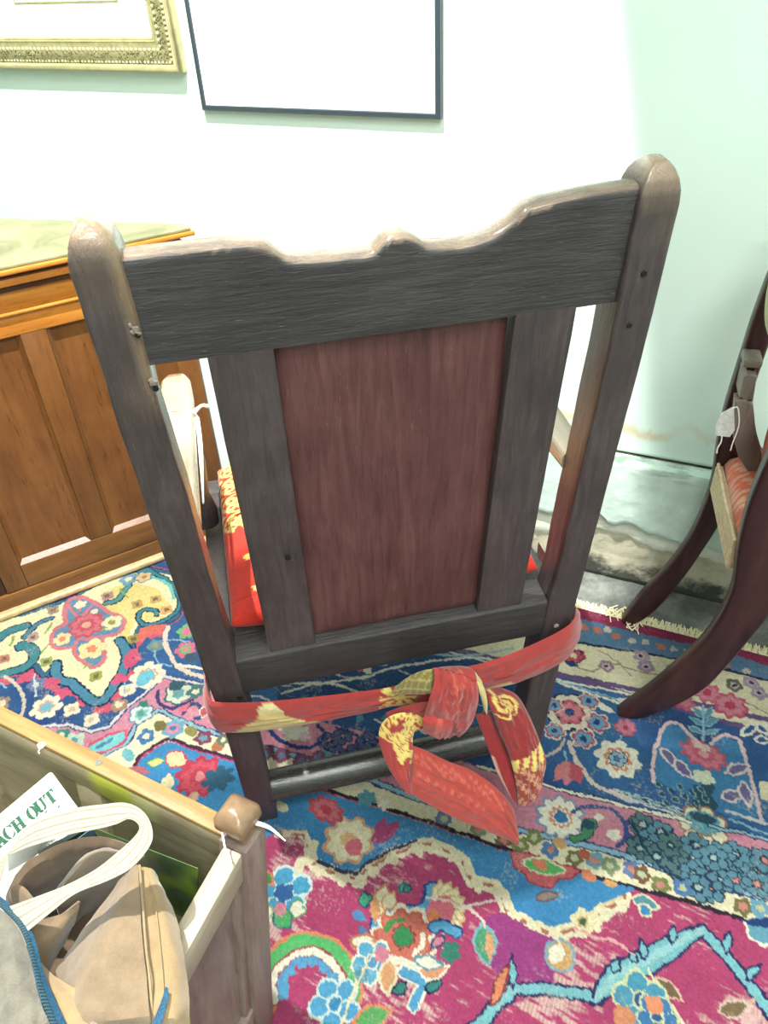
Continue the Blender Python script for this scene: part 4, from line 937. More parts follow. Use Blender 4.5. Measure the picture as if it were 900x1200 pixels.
B = [hp(575, 836, .006), hp(584, 856, .002), hp(596, 884, 0), hp(604, 910, .002), hp(607, 944, .006)]
obj('tail', strip(T, B, HB, 50, 12, .004, .005, .0014, 24, lambda u, v: (206, 160, 140) if v < .16 and u > .5 else (150, 40, 42)), M_sash, sash, M_CH)
# ================================================================== CORNER CABINET
CB = at_z(190, 652, 0.0); CD = Vector((math.cos(CA), math.sin(CA), 0)); CN = Vector((-math.sin(CA), math.cos(CA), 0))
M_CAB = frame(CB, CD, CN, Vector((0, 0, 1)))                     # local x along the front, y into the cabinet
W_m = wood('mahogany_dim_upright', (82, 50, 24), (108, 67, 32), (130, 86, 46), 'z', 10, (.26, .42), .15, .8, .5, 7)
W_mx = wood('mahogany_lit_rail', (150, 88, 30), (184, 116, 44), (206, 140, 64), 'x', 10, (.22, .4), .15, .6, .5, 9)  # upper rails: the bright light from above is painted into this wood
W_mb = wood('mahogany_dim_rail', (80, 50, 24), (110, 72, 36), (134, 92, 50), 'x', 10, (.26, .42), .15, .7, .5, 8)  # lower rails, like the doors, painted darker for the falloff of light
W_md = wood('mahogany_dark', (40, 22, 14), (62, 34, 20), (84, 50, 30), 'x', 10, (.3, .45), .15, .5, .5, 9)
m, nt, p = mat('marble_top'); co = node(nt, 'ShaderNodeTexCoord').outputs['Object']; n = noise_tex(nt, co, 7, 8, .65, (1, 1, 1), 1.2)
r = ramp(nt, [(.35, (100, 100, 70)), (.5, (122, 120, 88)), (.7, (138, 136, 108))]); nt.links.new(n, r.inputs[0]); nt.links.new(r.outputs[0], p.inputs['Base Color']); p.inputs['Roughness'].default_value = .55; M_marble = m
cab = thing('corner_cabinet', 'brown corner cabinet with panelled doors and a pale stone top against the white wall', 'cabinet', M_CAB)
XL, XR = -.37, .185; TB = math.atan2(WD.y, WD.x); 
back_dir = M_CAB.inverted().to_3x3() @ WD.copy(); BS = Vector((-.193, .055, 0)).normalized(); BS = M_CAB.inverted().to_3x3() @ BS    # back edge of the top, running left
def plan(x0, x1, y, z):
    L = (x0-x1)/BS.x
    return [Vector((x0, y, z)), Vector((x1, y, z)), Vector((x1, .004, z)), Vector((x1+BS.x*L, .004+BS.y*L, z))]
def block(name, x0, x1, y, z0, z1, m, parent=cab, bev=.002):
    bm = new(); loft(bm, [plan(x0, x1, y, z0), plan(x0, x1, y, z1)])
    if bev: bmesh.ops.bevel(bm, geom=list(bm.edges), offset=bev, segments=2, profile=.5, affect='EDGES')
    return obj(name, bm, m, parent, M_CAB)
block('carcass', XL+.004, XR-.004, .014, .05, .727, W_md)
block('top_edge', XL-.045, .222, -.030, .731, .740, W_mx, bev=.003)
block('stone_top', XL-.040, .216, -.024, .7402, .746, M_marble, bev=.0015)
block('cornice', XL-.022, .203, -.016, .707, .7215, W_mx, bev=.004); block('cornice_cove', XL-.016, .196, -.010, .721, .731, W_md, bev=.001); block('cornice_cove', XL-.012, .190, -.008, .696, .7075, W_md, bev=.001)
obj('frieze', bx(XL, XR, 0, .02, .657, .697, .001), W_mx, cab, M_CAB); obj('bead_moulding', bx(XL, XR, -.008, .006, .652, .6585, .003), W_mx, cab, M_CAB)
# plinth and base moulding
obj('plinth', bx(XL-.004, XR+.001, -.004, .03, .014, .0505, .001), W_mb, cab, M_CAB); obj('base_moulding', bx(XL-.06, XR+.012, -.020, .02, 0.0, .0155, .005, 3), plain('pale_moulding', (176, 150, 110), .3, .5, 0, .2, 60, .12), cab, M_CAB)  # base moulding is paler than the plinth
# pair of doors: frame and sunk panels
door = obj('door', bx(-.140, -.092, 0, .016, .115, .612, .0015), W_m, cab, M_CAB)
for x0, x1 in ((-.341, -.296), (.138, XR)): obj('door_stile', bx(x0, x1, 0, .016, .0525, .654, .0015), W_m, door, M_CAB)
obj('door_rail', bx(-.2955, .1375, -.0005, .016, .612, .6535, .0015), W_mx, door, M_CAB); obj('door_rail', bx(-.2955, .1375, -.0005, .016, .0525, .1135, .0015), W_mb, door, M_CAB)
for x0, x1 in ((-.2955, -.1405), (-.0915, .1375)):
    bm = new(); y0, y1 = .0005, .011; b = .009
    o_ = [Vector((x0, y0, .1135)), Vector((x1, y0, .1135)), Vector((x1, y0, .612)), Vector((x0, y0, .612))]; i_ = [Vector((x0+b, y1, .1135+b)), Vector((x1-b, y1, .1135+b)), Vector((x1-b, y1, .612-b)), Vector((x0+b, y1, .612-b))]
    loft(bm, [[Vector((v.x, .015, v.z)) for v in o_], o_, i_]); obj('door_panel', bm, W_m, door, M_CAB, smooth=False)
obj('side_pilaster', bx(XL, -.342, .004, .02, .0505, .696, .002), W_md, cab, M_CAB)
# ================================================================== PICTURES on the wall
M_blk = plain('black_frame', (44, 54, 60), .35, .5); M_mount = plain('white_mount', (238, 240, 236), .6, .3); M_gilt = plain('gilt', (136, 132, 92), .42, .6, .25, .25, 90, .12); M_giltp = plain('pale_gilt', (166, 160, 118), .45, .5, .15, .1, 60, .06); M_giltd = plain('antique_gilt', (104, 102, 70), .4, .6, .3, .5, 220, .3)
def picture_frame(bm, x0, x1, z0, z1, prof):
    """prof: list of (inset from the outer edge, height off the wall)"""
    rings = [[Vector((x0+i, WALL_D-h, z0+i)), Vector((x1-i, WALL_D-h, z0+i)), Vector((x1-i, WALL_D-h, z1-i)), Vector((x0+i, WALL_D-h, z1-i))] for i, h in prof]
    return loft(bm, rings, cap=False)
bp = thing('framed_picture', 'slim black framed white picture, right of the gold framed one', 'picture', M_WALL @ Matrix.Translation((-.781, WALL_D, .92)))
x0, x1, z0, z1 = -1.0285, -.5315, .9215, 1.56
bm = new(); picture_frame(bm, x0, x1, z0, z1, [(0, .001), (0, .012), (.002, .014), (.008, .014), (.0095, .013), (.0095, .009)]); obj('frame', bm, M_blk, bp, M_WALL, smooth=False)
obj('mount', bx(x0+.003, x1-.003, WALL_D-.0095, WALL_D-.0005, z0+.003, z1-.003), M_mount, bp, M_WALL)
gp = thing('framed_picture', 'ornate gold framed picture with a wide white mount, upper left', 'picture', M_WALL @ Matrix.Translation((-1.32, WALL_D, .985)))
x0, x1, z0, z1 = -1.585, -1.0570, .986, 1.43
bm = new(); picture_frame(bm, x0, x1, z0, z1, [(0, .001), (0, .010), (.001, .021), (.005, .024), (.012, .0225), (.014, .020)]); obj('outer_moulding', bm, M_giltp, gp, M_WALL, angle=60)
bm = new(); picture_frame(bm, x0, x1, z0, z1, [(.0135, .015), (.0140, .019), (.020, .020), (.024, .023), (.034, .0222), (.042, .018), (.046, .0165), (.050, .017), (.055, .017), (.058, .014), (.060, .010)]); fr = obj('inner_moulding', bm, M_gilt, gp, M_WALL, angle=60)
bm = new()
def bead(P, r):
    t = bmesh.ops.create_icosphere(bm, subdivisions=1, radius=r, matrix=Matrix.Translation(P) @ Matrix.Diagonal((1, .7, 1, 1)))
for ins, h, r, stp in ((.0175, .0200, .0034, .0085), (.0385, .0205, .0042, .0105), (.0525, .0172, .0014, .0034)):
    a0, a1, b0, b1 = x0+ins, x1-ins, z0+ins, z1-ins
    for L, f in ((a1-a0, lambda t: (a0+t, b0)), (a1-a0, lambda t: (a0+t, b1)), (b1-b0, lambda t: (a0, b0+t)), (b1-b0, lambda t: (a1, b0+t))):
        for k in range(int(L/stp)): q = f((k+.5)*L/int(L/stp)); bead(Vector((q[0], WALL_D-h, q[1])), r)
o = obj('bead_trim', bm, M_giltp, fr, M_WALL); o['kind'] = 'stuff'
bm = new(); R_ = random.Random(3)
for k in range(900):                                              # foliage ornament of the hollow
    s = R_.randrange(4); ins = R_.uniform(.0225, .035); t = R_.random(); a0, a1, b0, b1 = x0+ins, x1-ins, z0+ins, z1-ins
    q = [(a0+(a1-a0)*t, b0), (a0+(a1-a0)*t, b1), (a0, b0+(b1-b0)*t), (a1, b0+(b1-b0)*t)][s]
    bmesh.ops.create_icosphere(bm, subdivisions=1, radius=1, matrix=Matrix.Translation((q[0], WALL_D-.0227, q[1])) @ Matrix.Rotation(R_.uniform(0, 3), 4, 'Y') @ Matrix.Diagonal((R_.uniform(.002, .004), .0016, .0014, 1)))
o = obj('foliage_ornament', bm, M_giltd, fr, M_WALL); o['kind'] = 'stuff'
obj('mount', bx(x0+.05, x1-.05, WALL_D-.0115, WALL_D-.0005, z0+.05, z1-.05), M_mount, gp, M_WALL)
bm = new(); a0, a1, b0, b1 = -1.442, -1.180, 1.1015, 1.36
loft(bm, [[Vector((a0+i, WALL_D-h, b0+i)), Vector((a1-i, WALL_D-h, b0+i)), Vector((a1-i, WALL_D-h, b1-i)), Vector((a0+i, WALL_D-h, b1-i))] for i, h in ((0, .0115), (0, .0125), (.0035, .0125), (.0035, .0115))], cap=False); obj('gold_slip', bm, M_gilt, gp, M_WALL, smooth=False)
obj('print', bx(a0+.003, a1-.003, WALL_D-.0119, WALL_D-.011, b0+.003, b1-.003), plain('cream_print', (236, 230, 214), .7, .2, 0, 0, 12, .06), gp, M_WALL)
# ================================================================== DARK CHAIR with curved legs, right edge of the view
SO = Vector((.428, .914, 0)); SD = Vector((.9562, -.2926, 0)); SM = Vector((.2926, .9562, 0)); M_SAB = frame(SO, SD, SM, Vector((0, 0, 1)))
W_sab = wood('dark_mahogany', (34, 18, 18), (52, 28, 27), (74, 44, 40), 'z', 9, (.28, .45), .2, .6, .5, 8); W_grey = wood('glare_grey_wood', (92, 82, 74), (124, 112, 102), (150, 140, 130), 'z', 10, (.3, .5), .2, .5, .5, 8); M_beige = plain('pale_seat_frame', (206, 182, 148), .6, .3, 0, .1, 120, .1)  # arm wood greyed: the glare on it is put into its colour
sab = thing('dining_chair', 'dark chair with sweeping curved legs and salmon seat at the right edge', 'chair', M_SAB)
NEAR_O = [(-.017, .003), (.0, .032), (.032, .087), (.069, .163), (.093, .221), (.108, .285), (.112, .348), (.103, .43), (.101, .511), (.109, .60), (.120, .70), (.138, .84)]
NEAR_I = [(-.004, .0005), (.024, .004), (.074, .05), (.114, .107), (.137, .167), (.160, .245), (.174, .300), (.176, .38), (.165, .45), (.150, .53), (.148, .60), (.156, .70), (.170, .84)]
FAR_O = [(-.016, .003), (.0, .05), (.018, .095), (.052, .168), (.077, .248), (.088, .329), (.089, .386), (.083, .456), (.082, .523), (.087, .625), (.092, .703), (.108, .84)]
FAR_I = [(-.004, .0005), (.014, .003), (.047, .052), (.081, .14), (.105, .221), (.122, .290), (.130, .35), (.124, .43), (.117, .52), (.121, .62), (.128, .703), (.142, .84)]
def sabre(name, O_, I_, y0, y1):
    A = catmull([Vector((s, 0, z)) for s, z in O_], 60); B = catmull([Vector((s, 0, z)) for s, z in I_], 60); bm = new(); rings = []
    for a, b in zip(A, B):
        d = (b-a).normalized(); e = .004
        rings.append([Vector((p.x, y, p.z)) for p, y in ((a, y0+e), (a+d*e, y0), (b-d*e, y0), (b, y0+e), (b, y1-e), (b-d*e, y1), (a+d*e, y1), (a, y1-e))])
    loft(bm, rings); return obj(name, bm, W_sab, sab, M_SAB, angle=50)
sabre('rear_leg', NEAR_O, NEAR_I, 0, .030); sabre('rear_leg', FAR_O, FAR_I, .248, .276)
rl = obj('seat_rail', prism(new(), [(.089, .362), (.089, .412), (.1005, .4135), (.1005, .362)], lambda p, k: Vector((p[0]+(.012 if k == 0 else 0), .0305 if k == 0 else .2475, p[1])), .0015), M_beige, sab, M_SAB)
for y0 in (.004, .250): obj('seat_rail', bx(.178, .455, y0, y0+.02, .362, .413, .002), M_beige, sab, M_SAB)
obj('seat_rail', bx(.455, .475, .004, .27, .362, .413, .002), M_beige, sab, M_SAB)
SAL, SAL2 = (232, 110, 78), (240, 178, 148)
bm = new(); NX, NY = 60, 60; G, H = [], []
for i in range(NX+1):
    a, b = [], []
    for j in range(NY+1):
        u, v = i/NX*2-1, j/NY*2-1; e = max(0, (1-abs(u)**8)*(1-abs(v)**8))**.45; x = .288+u*.186; y = .139+v*.118
        x += .006*(1-(y-.02)/.24)
        a.append(bm.verts.new((x, y, .4145+.034*e))); b.append(bm.verts.new((x, y, .4140)))
    G.append(a); H.append(b)
for i in range(NX):
    for j in range(NY): bm.faces.new((G[i][j], G[i+1][j], G[i+1][j+1], G[i][j+1])); bm.faces.new((H[i][j], H[i][j+1], H[i+1][j+1], H[i+1][j]))
for j in range(NY):
    for i in (0, NX): bm.faces.new((G[i][j], G[i][j+1], H[i][j+1], H[i][j]))
for i in range(NX):
    for j in (0, NY): bm.faces.new((G[i][j], G[i+1][j], H[i+1][j], H[i][j]))
o = obj('seat_pad', bm, cloth('salmon_velvet', .85, 600, .3, sheen=.4), sab, M_SAB)
paint(o, lambda c: SAL2 if math.sin(c.x*160+3*math.sin(c.y*120))*math.sin(c.y*190+2*math.sin(c.x*90)) > .12 and not (abs(c.x-.16) < .03 and abs(c.y-.2) < .03) else SAL)
bm = new(); tube(bm, [Vector((.1035, .030, .4165)), Vector((.0965, .139, .4165)), Vector((.0925, .247, .4165))], .003, 8); obj('piping', bm, M_beige, o, M_SAB)
for y in (.004, .250): obj('front_leg', prism(new(), [(.452, .361), (.476, .361), (.484, .2), (.505, .0005), (.485, .0005), (.462, .2)], lambda p, k: Vector((p[0], y+.024*k, p[1])), .002), W_sab, sab, M_SAB)
# far arm: block on the upright, then a scroll falling to the seat
arm = obj('arm', prism(new(), [(.083, .571), (.088, .535), (.096, .50), (.110, .468), (.130, .442), (.155, .428), (.185, .424), (.21, .43), (.21, .447), (.185, .446), (.160, .456), (.142, .475), (.129, .502), (.120, .535), (.111, .566), (.098, .574)], lambda p, k: Vector((p[0], .190+.030*k, p[1])), .003), W_grey, sab, M_SAB)
arm['label'] = 'scrolled arm with its grey glare painted in'
obj('arm_top', prism(new(), [(.088, .574), (.087, .612), (.092, .616), (.106, .614), (.110, .570), (.098, .575)], lambda p, k: Vector((p[0], .194+.054*k, p[1])), .003), W_grey, arm, M_SAB)
obj('arm_block', bx(.084, .112, .205, .2475, .621, .636, .004), W_grey, arm, M_SAB); obj('arm_dowel', bx(.092, .104, .212, .2475, .612, .622, .001), M_dkh, arm, M_SAB)
bm = new(); rings = []
for k in range(13):
    a = math.pi*k/12; rr_ = math.sin(a)**.6; rings.append([Vector((.096-.013*math.cos(a), .128+.077*rr_*math.cos(t), .767+.056*rr_*math.sin(t))) for t in [2*math.pi*i/40 for i in range(40)]])
o = obj('back_pad', loft(new(), rings), plain('pale_linen', (176, 178, 150), .9, .2, 0, .2, 300, .06), sab, M_SAB); o['label'] = 'pale oval back pad'
obj('back_rail', bx(.110, .130, .0305, .2475, .745, .79, .004), W_sab, sab, M_SAB)
# cushion standing on the seat
bm = new(); rings = []
for k in range(17):
    t = k/16*2-1; e = max(.02, 1-abs(t)**5)**.5; rings.append([Vector((.158+.022*e*math.cos(a)*(1 if abs(math.cos(a)) > 0 else 1), .130+.072*t, .543+.092*e*math.copysign(abs(math.sin(a))**.6, math.sin(a)))) for a in [2*math.pi*i/28 for i in range(28)]])
o = obj('cushion', loft(new(), rings), cloth('orange_cushion', .9, 500, .3), None, M_SAB); paint(o, lambda c: (150, 138, 84) if c.z > .618 else (206, 96, 62)); tag(o, 'small orange cushion with olive top edge on the salmon seat', 'cushion')
# ticket on the arm
t2 = thing('price_tag', 'white ticket hanging from the grey scrolled arm of the dark chair', 'tag', M_SAB @ Matrix.Translation((.08, .186, .53)))
c4 = [M_SAB.inverted() @ at_pl(x, y, SO+SM*.186, SM) for x, y in ((845, 484), (860, 476), (861, 504), (855, 512), (839, 510), (838, 500))]
bm = new(); A = [bm.verts.new(v) for v in c4]; B = [bm.verts.new(v+Vector((0, -.0008, 0))) for v in c4]; bm.faces.new(A); bm.faces.new(B[::-1]); [bm.faces.new((A[i], A[(i+1) % 6], B[(i+1) % 6], B[i])) for i in range(6)]
obj('card', bm, plain('grey_card', (214, 216, 210), .8, .2, 0, .3, 150, .06), t2, M_SAB, smooth=False)
def sp_(px, py, y=.185): return M_SAB.inverted() @ at_pl(px, py, SO+SM*y, SM)
bm = new(); tube(bm, [sp_(846, 511), sp_(845, 518), sp_(841, 525), sp_(840, 531)], .0012, 6, 14); obj('string', bm, M_string, t2, M_SAB); bm = new(); tube(bm, [sp_(856, 528), sp_(859, 518), sp_(863, 508), sp_(866, 497), sp_(866, 486), sp_(864, 477), sp_(858, 479)], .0011, 6, 24); obj('string', bm, M_string, t2, M_SAB)
# ================================================================== WOODEN CRADLE used as a box, lower left
PC = Vector((-.1665, .4535, 0)); E1 = Vector((-.872, .490, 0)).normalized(); E2 = Vector((-.399, -.917, 0)).normalized(); UPC = Vector((.110, .027, 1.0))    # walls flare outward towards the top
IN1 = Vector((-.490, -.872, 0)); IN2 = Vector((-.917, .399, 0))
def cp(a, b, z, base=PC): return base + E1*a + E2*b + Vector((UPC.x, UPC.y, 0))*(z-.45) + Vector((0, 0, z))
W_cr = wood('pale_oak_rail', (122, 92, 50), (152, 120, 72), (178, 148, 100), 'x', 9, (.4, .6), .3, .4, .4, 10, (240, 220, 180))
W_cg = wood('grey_oak_inside', (124, 116, 92), (152, 142, 114), (176, 164, 134), 'x', 9, (.45, .65), .3, .5, .3, 9); W_cp = wood('rosy_oak_post', (92, 76, 70), (122, 104, 96), (148, 130, 120), 'z', 10, (.36, .55), .3, .5, .5, 9); W_end = wood('worn_end_rail', (130, 114, 94), (168, 154, 134), (196, 186, 168), 'x', 9, (.4, .6), .3, .5, .4, 9)
def mcr(x): 
    y = Vector((0, 0, 1)).cross(x); return frame(PC, x, y, Vector((0, 0, 1)))
M_C1, M_C2 = mcr(E1), mcr(E2)
cradle = thing('cradle', 'old wooden cradle with knobbed corner post holding bags and books, lower left', 'cradle', Matrix.Translation((PC.x-.25, PC.y, 0)))
def hexa(name, P8, m, parent, M, bev=.0015):
    inv = M.inverted(); bm = new(); vs = [bm.verts.new(inv @ p) for p in P8]
    for f in ((0,3,2,1),(4,5,6,7),(0,1,5,4),(1,2,6,5),(2,3,7,6),(3,0,4,7)): bm.faces.new([vs[i] for i in f])
    bmesh.ops.recalc_face_normals(bm, faces=bm.faces)
    if bev: bmesh.ops.bevel(bm, geom=list(bm.edges), offset=bev, segments=2, profile=.5, affect='EDGES')
    return obj(name, bm, m, parent, M)
def member(name, start, e, L0, L1, inn, w0, w1, z0, z1, m, M, parent=cradle, bev=.0015):
    """a board along e between L0 and L1, thickness w0..w1 measured inward, height z0..z1"""
    def q(l, w, z): return start + e*l + inn*w + Vector((UPC.x, UPC.y, 0))*(z-.45) + Vector((0, 0, z))
    return hexa(name, [q(L0, w0, z0), q(L1, w0, z0), q(L1, w1, z0), q(L0, w1, z0), q(L0, w0, z1), q(L1, w0, z1), q(L1, w1, z1), q(L0, w1, z1)], m, parent, M, bev)
LONG, SHORT = .66, .40; HP_ = .018
P00 = PC; corners = [(PC, 1, 1), (PC+E1*LONG, -1, 1), (PC+E2*SHORT, 1, -1), (PC+E1*LONG+E2*SHORT, -1, -1)]
bm0 = None
for k, (c, s1, s2) in enumerate(corners):
    top = .454
    po = member('corner_post', c, E1, -HP_, HP_, IN1, -HP_, HP_, .0005, top, W_cp, mcr(E1), bev=.003)
    # faceted knob
    bm = new(); rings = []; ctr = c + Vector((UPC.x, UPC.y, 0))*(top-.45)
    for z, r_ in ((top-.001, .012), (top+.012, .0115), (top+.016, .013), (top+.019, .0165), (top+.024, .0190), (top+.035, .0182), (top+.041, .0130), (top+.045, .006)):
        rings.append([ctr + E1*a + IN1*b + Vector((0, 0, z)) for a, b in rrect(-r_, r_, -r_, r_, r_*.30, 3)])
    inv = M_C1.inverted(); loft(bm, [[inv @ p for p in r] for r in rings]); obj('knob', bm, plain('knob_wood', (122, 98, 74), .3, .5, 0, .2, 40, .16) if k == 0 else W_cr, po, M_C1, angle=60)
# far long side: rail (green reflected light painted on its inside), sunk panels between muntins
m = W_cg.copy(); m.name = 'grey_oak_with_green_glow'; nt = m.node_tree; pb = nt.nodes['Principled BSDF']; co = node(nt, 'ShaderNodeTexCoord').outputs['Object']; sp_n = node(nt, 'ShaderNodeSeparateXYZ'); nt.links.new(co, sp_n.inputs[0])
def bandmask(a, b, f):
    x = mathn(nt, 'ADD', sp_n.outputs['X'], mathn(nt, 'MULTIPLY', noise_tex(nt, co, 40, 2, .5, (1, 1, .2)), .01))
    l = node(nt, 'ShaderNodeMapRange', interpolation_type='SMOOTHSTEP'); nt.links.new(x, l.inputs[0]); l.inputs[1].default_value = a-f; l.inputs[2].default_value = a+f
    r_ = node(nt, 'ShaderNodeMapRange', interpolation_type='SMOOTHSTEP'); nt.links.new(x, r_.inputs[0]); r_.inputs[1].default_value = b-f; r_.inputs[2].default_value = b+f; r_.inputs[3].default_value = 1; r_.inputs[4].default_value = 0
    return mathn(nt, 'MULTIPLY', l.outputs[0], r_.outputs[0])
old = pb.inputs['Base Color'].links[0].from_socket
c = mixc(nt, mathn(nt, 'MULTIPLY', bandmask(.150, .214, .012), .85), old, lin((178, 186, 60))); c = mixc(nt, mathn(nt, 'MULTIPLY', bandmask(.118, .15, .012), .6), c, lin((190, 192, 130))); nt.links.new(c, pb.inputs['Base Color']); W_greenlit = m
rail = member('side_rail', PC, E1, HP_, LONG-HP_, IN1, -.010, .010, .444, .4505, W_cr, M_C1)
member('side_rail', PC, E1, HP_, LONG-HP_, IN1, -.0095, .0095, .405, .4438, W_greenlit, M_C1)
member('side_panel', PC, E1, HP_, LONG-HP_, IN1, -.006, .002, .10, .4048, W_cg, M_C1, bev=0); member('side_rail', PC, E1, HP_, LONG-HP_, IN1, -.010, .010, .06, .0998, W_cg, M_C1)
for l in (.22, .43): member('muntin', PC, E1, l-.02, l+.02, IN1, -.009, .0085, .1002, .4046, W_cg, M_C1)
bm = new(); scp = M_C1.inverted() @ at_z(115.5, 893.5, .4508); loft(bm, [[scp+Vector((q*math.cos(a), q*math.sin(a), z)) for a in [2*math.pi*k/14 for k in range(14)]] for q, z in ((.0045, -.0008), (.0042, .0006), (.0022, .0006), (.0018, -.0002))]); obj('screw', bm, plain('steel_screw', (170, 168, 160), .3, .5, .8), rail, M_C1)
# near long side
Q = PC+E2*SHORT; member('side_rail', Q, E1, HP_, LONG-HP_, IN1, -.010, .010, .405, .45, W_cr, M_C1); member('side_panel', Q, E1, HP_, LONG-HP_, IN1, -.004, .004, .0605, .4048, W_cg, M_C1, bev=0)
# ends
for Q in (PC, PC+E1*LONG):
    er = member('end_rail', Q, E2, HP_, SHORT-HP_, IN2, -.011, .012, .400, .4505, W_end, M_C2, bev=.003); member('end_panel', Q, E2, HP_+.014, SHORT-HP_-.014, IN2, 0.0, .007, .10, .3998, W_cp, M_C2, bev=0)
    for l0, l1 in ((HP_, HP_+.0138), (SHORT-HP_-.0138, SHORT-HP_)): member('end_stile', Q, E2, l0, l1, IN2, -.007, .008, .10, .3998, W_cp, M_C2)
    member('end_rail', Q, E2, HP_, SHORT-HP_, IN2, -.011, .012, .05, .0998, W_cp, M_C2)
def bq(a, b, z): return PC + E1*a + E2*b + Vector((UPC.x, UPC.y, 0))*(z-.45) + Vector((0, 0, z))
hexa('bottom_board', [bq(a, b, z) for z in (.105, .117) for a, b in ((.0185, .0185), (LONG-.0185, .0185), (LONG-.0185, SHORT-.0185), (.0185, SHORT-.0185))], W_cg, cradle, M_C1, 0)

# strings and scraps of paper on the cradle
def zz(px, py, z): return at_z(px, py, z)
tg = thing('price_tag', 'white curled paper ticket and string on the knob of the cradle post', 'tag', zz(280, 970, .46))
o = obj('curled_ticket', strip([zz(291, 960, .472), zz(303, 962, .472), zz(318, 969, .470), zz(335, 985, .466)], [zz(291, 966, .470), zz(303, 968, .470), zz(317, 973, .469), zz(334, 986, .466)], Vector((0, -.4, .9)), 24, 6, .0004, .0006, 0), M_paper, tg, Matrix())
bm = new(); tube(bm, [zz(260, 974, .477), zz(262, 984, .470), zz(264, 994, .468), zz(269, 1004, .466), zz(271, 1018, .458), zz(268, 1024, .4525)], .0011, 6, 30); obj('string', bm, M_string, tg, Matrix())
t3 = thing('paper_scrap', 'tiny white paper scrap on the far rail of the cradle', 'scrap', zz(48, 874, .4515))
c_ = zz(48.5, 873.5, .4515); bm = new(); P_ = []
for k in range(14): a = 2*math.pi*k/14; P_.append(c_+Vector((.0052*math.cos(a)*(1+.2*math.sin(3*a)), .0046*math.sin(a), 0)))
A = [bm.verts.new(p) for p in P_]; B = [bm.verts.new(c_+(p-c_)*.8+Vector((0, 0, .0016))) for p in P_]; bm.faces.new(A[::-1]); bm.faces.new(B); [bm.faces.new((A[i], A[(i+1) % 14], B[(i+1) % 14], B[i])) for i in range(14)]; obj('scrap', bm, M_paper, t3, Matrix())
bm = new(); tube(bm, [zz(47, 877, .452), zz(45, 881, .450), zz(46.5, 883, .449)], .0007, 5, 8); obj('thread', bm, M_string, t3, Matrix())

# ================================================================== PAPERS AND BOOKS in the cradle
# white card with green lettering
NC = Vector((.05, -.50, .86)).normalized(); P0 = at_z(60, 905, .455)
def cpl(px, py): return at_pl(px, py, P0, NC)
tx = (cpl(59, 905)-cpl(4, 951)).normalized(); dn = (cpl(97, 944)-cpl(61, 906)); dn = (dn - tx*dn.dot(tx)).normalized(); nn_ = tx.cross(-dn).normalized()
if nn_.dot(NC) < 0: nn_ = -nn_
O_c = cpl(60, 904); M_card = frame(O_c, tx, -dn, tx.cross(-dn))
def cl(px, py): return M_card.inverted() @ cpl(px, py)
card = thing('card', 'white card with bold green capital letters leaning in the cradle', 'card', M_card)
hgt = .085; wid = .135; bm = new(); ring = [Vector((x, y, -.0006)) for x, y in rrect(-wid, 0, -hgt, 0, .003, 4)]; loft(bm, [ring, [v+Vector((0, 0, .0012)) for v in ring]]); obj('sheet', bm, M_paper, card, M_card, smooth=False)
M_green = plain('green_print', (48, 88, 66), .7, .2, 0, 0, 300, .12)
GL_ = {'A': [[(0,0),(2.3,0),(2.3,.8),(1.75,.8),(2.0,1.7),(3.2,1.7),(3.45,.8),(2.9,.8),(2.9,0),(6,0),(6,.8),(5.5,.8),(3.6,7),(2.3,7),(.6,.8),(0,.8)]],
 'H': [[(0,0),(2.7,0),(2.7,.8),(2.3,.8),(2.3,6.2),(2.7,6.2),(2.7,7),(0,7),(0,6.2),(.4,6.2),(.4,.8),(0,.8)], [(3.3,0),(6,0),(6,.8),(5.6,.8),(5.6,6.2),(6,6.2),(6,7),(3.3,7),(3.3,6.2),(3.7,6.2),(3.7,.8),(3.3,.8)], [(2.3,3.0),(3.7,3.0),(3.7,3.9),(2.3,3.9)]],
 'U': [[(0,7),(0,6.2),(.4,6.2),(.4,2),(.8,.8),(1.7,0.1),(2.9,0),(2.9,.9),(2.4,1.3),(2.3,2),(2.3,6.2),(2.8,6.2),(2.8,7)], [(3.3,0),(4.4,.3),(5.2,1.2),(5.4,2.2),(5.4,6.2),(5.9,6.2),(5.9,7),(3.6,7),(3.6,6.2),(4.1,6.2),(4.1,2.2),(3.9,1.3),(3.3,.9)]],
 'T': [[(1.5,0),(4.5,0),(4.5,.8),(4.0,.8),(4.0,7),(2.0,7),(2.0,.8),(1.5,.8)], [(0,4.9),(.7,4.9),(1.0,6.1),(1.8,6.1),(1.8,7),(0,7)], [(4.2,6.1),(5.0,6.1),(5.3,4.9),(6,4.9),(6,7),(4.2,7)]]}
def half_ring(cx, s, open_=False):
    o_ = [(cx+s*(.25+2.7*math.sin(a)), 3.5+3.55*math.cos(a)) for a in [math.pi*k/14 for k in range(15)]]; i_ = [(cx+s*(.25+.8*math.sin(a)), 3.5+2.7*math.cos(a)) for a in [math.pi*k/14 for k in range(14, -1, -1)]]; return o_+i_
GL_['O'] = [half_ring(3, -1), half_ring(3, 1)]
GL_['C'] = [half_ring(3, -1), [(3.3,7.05),(4.6,6.8),(5.2,6.3),(5.3,7),(5.8,7),(5.8,4.6),(5.2,4.6),(4.8,5.6),(4.1,6.2),(3.3,6.3)], [(3.3,-.05),(4.6,.1),(5.4,.9),(5.8,2.2),(5.2,2.3),(4.6,1.3),(4.0,.8),(3.3,.7)]]
CH_ = .0150; u_ = CH_/7
cxs = dict(A=(2.5, 987), C=(10.8, 975.8), H=(21.5, 965.5), O=(37.9, 952), U=(47.2, 943.3), T=(58.5, 933))
ys = [cl(*v).y for v in cxs.values()]; ym = sum(ys)/len(ys)
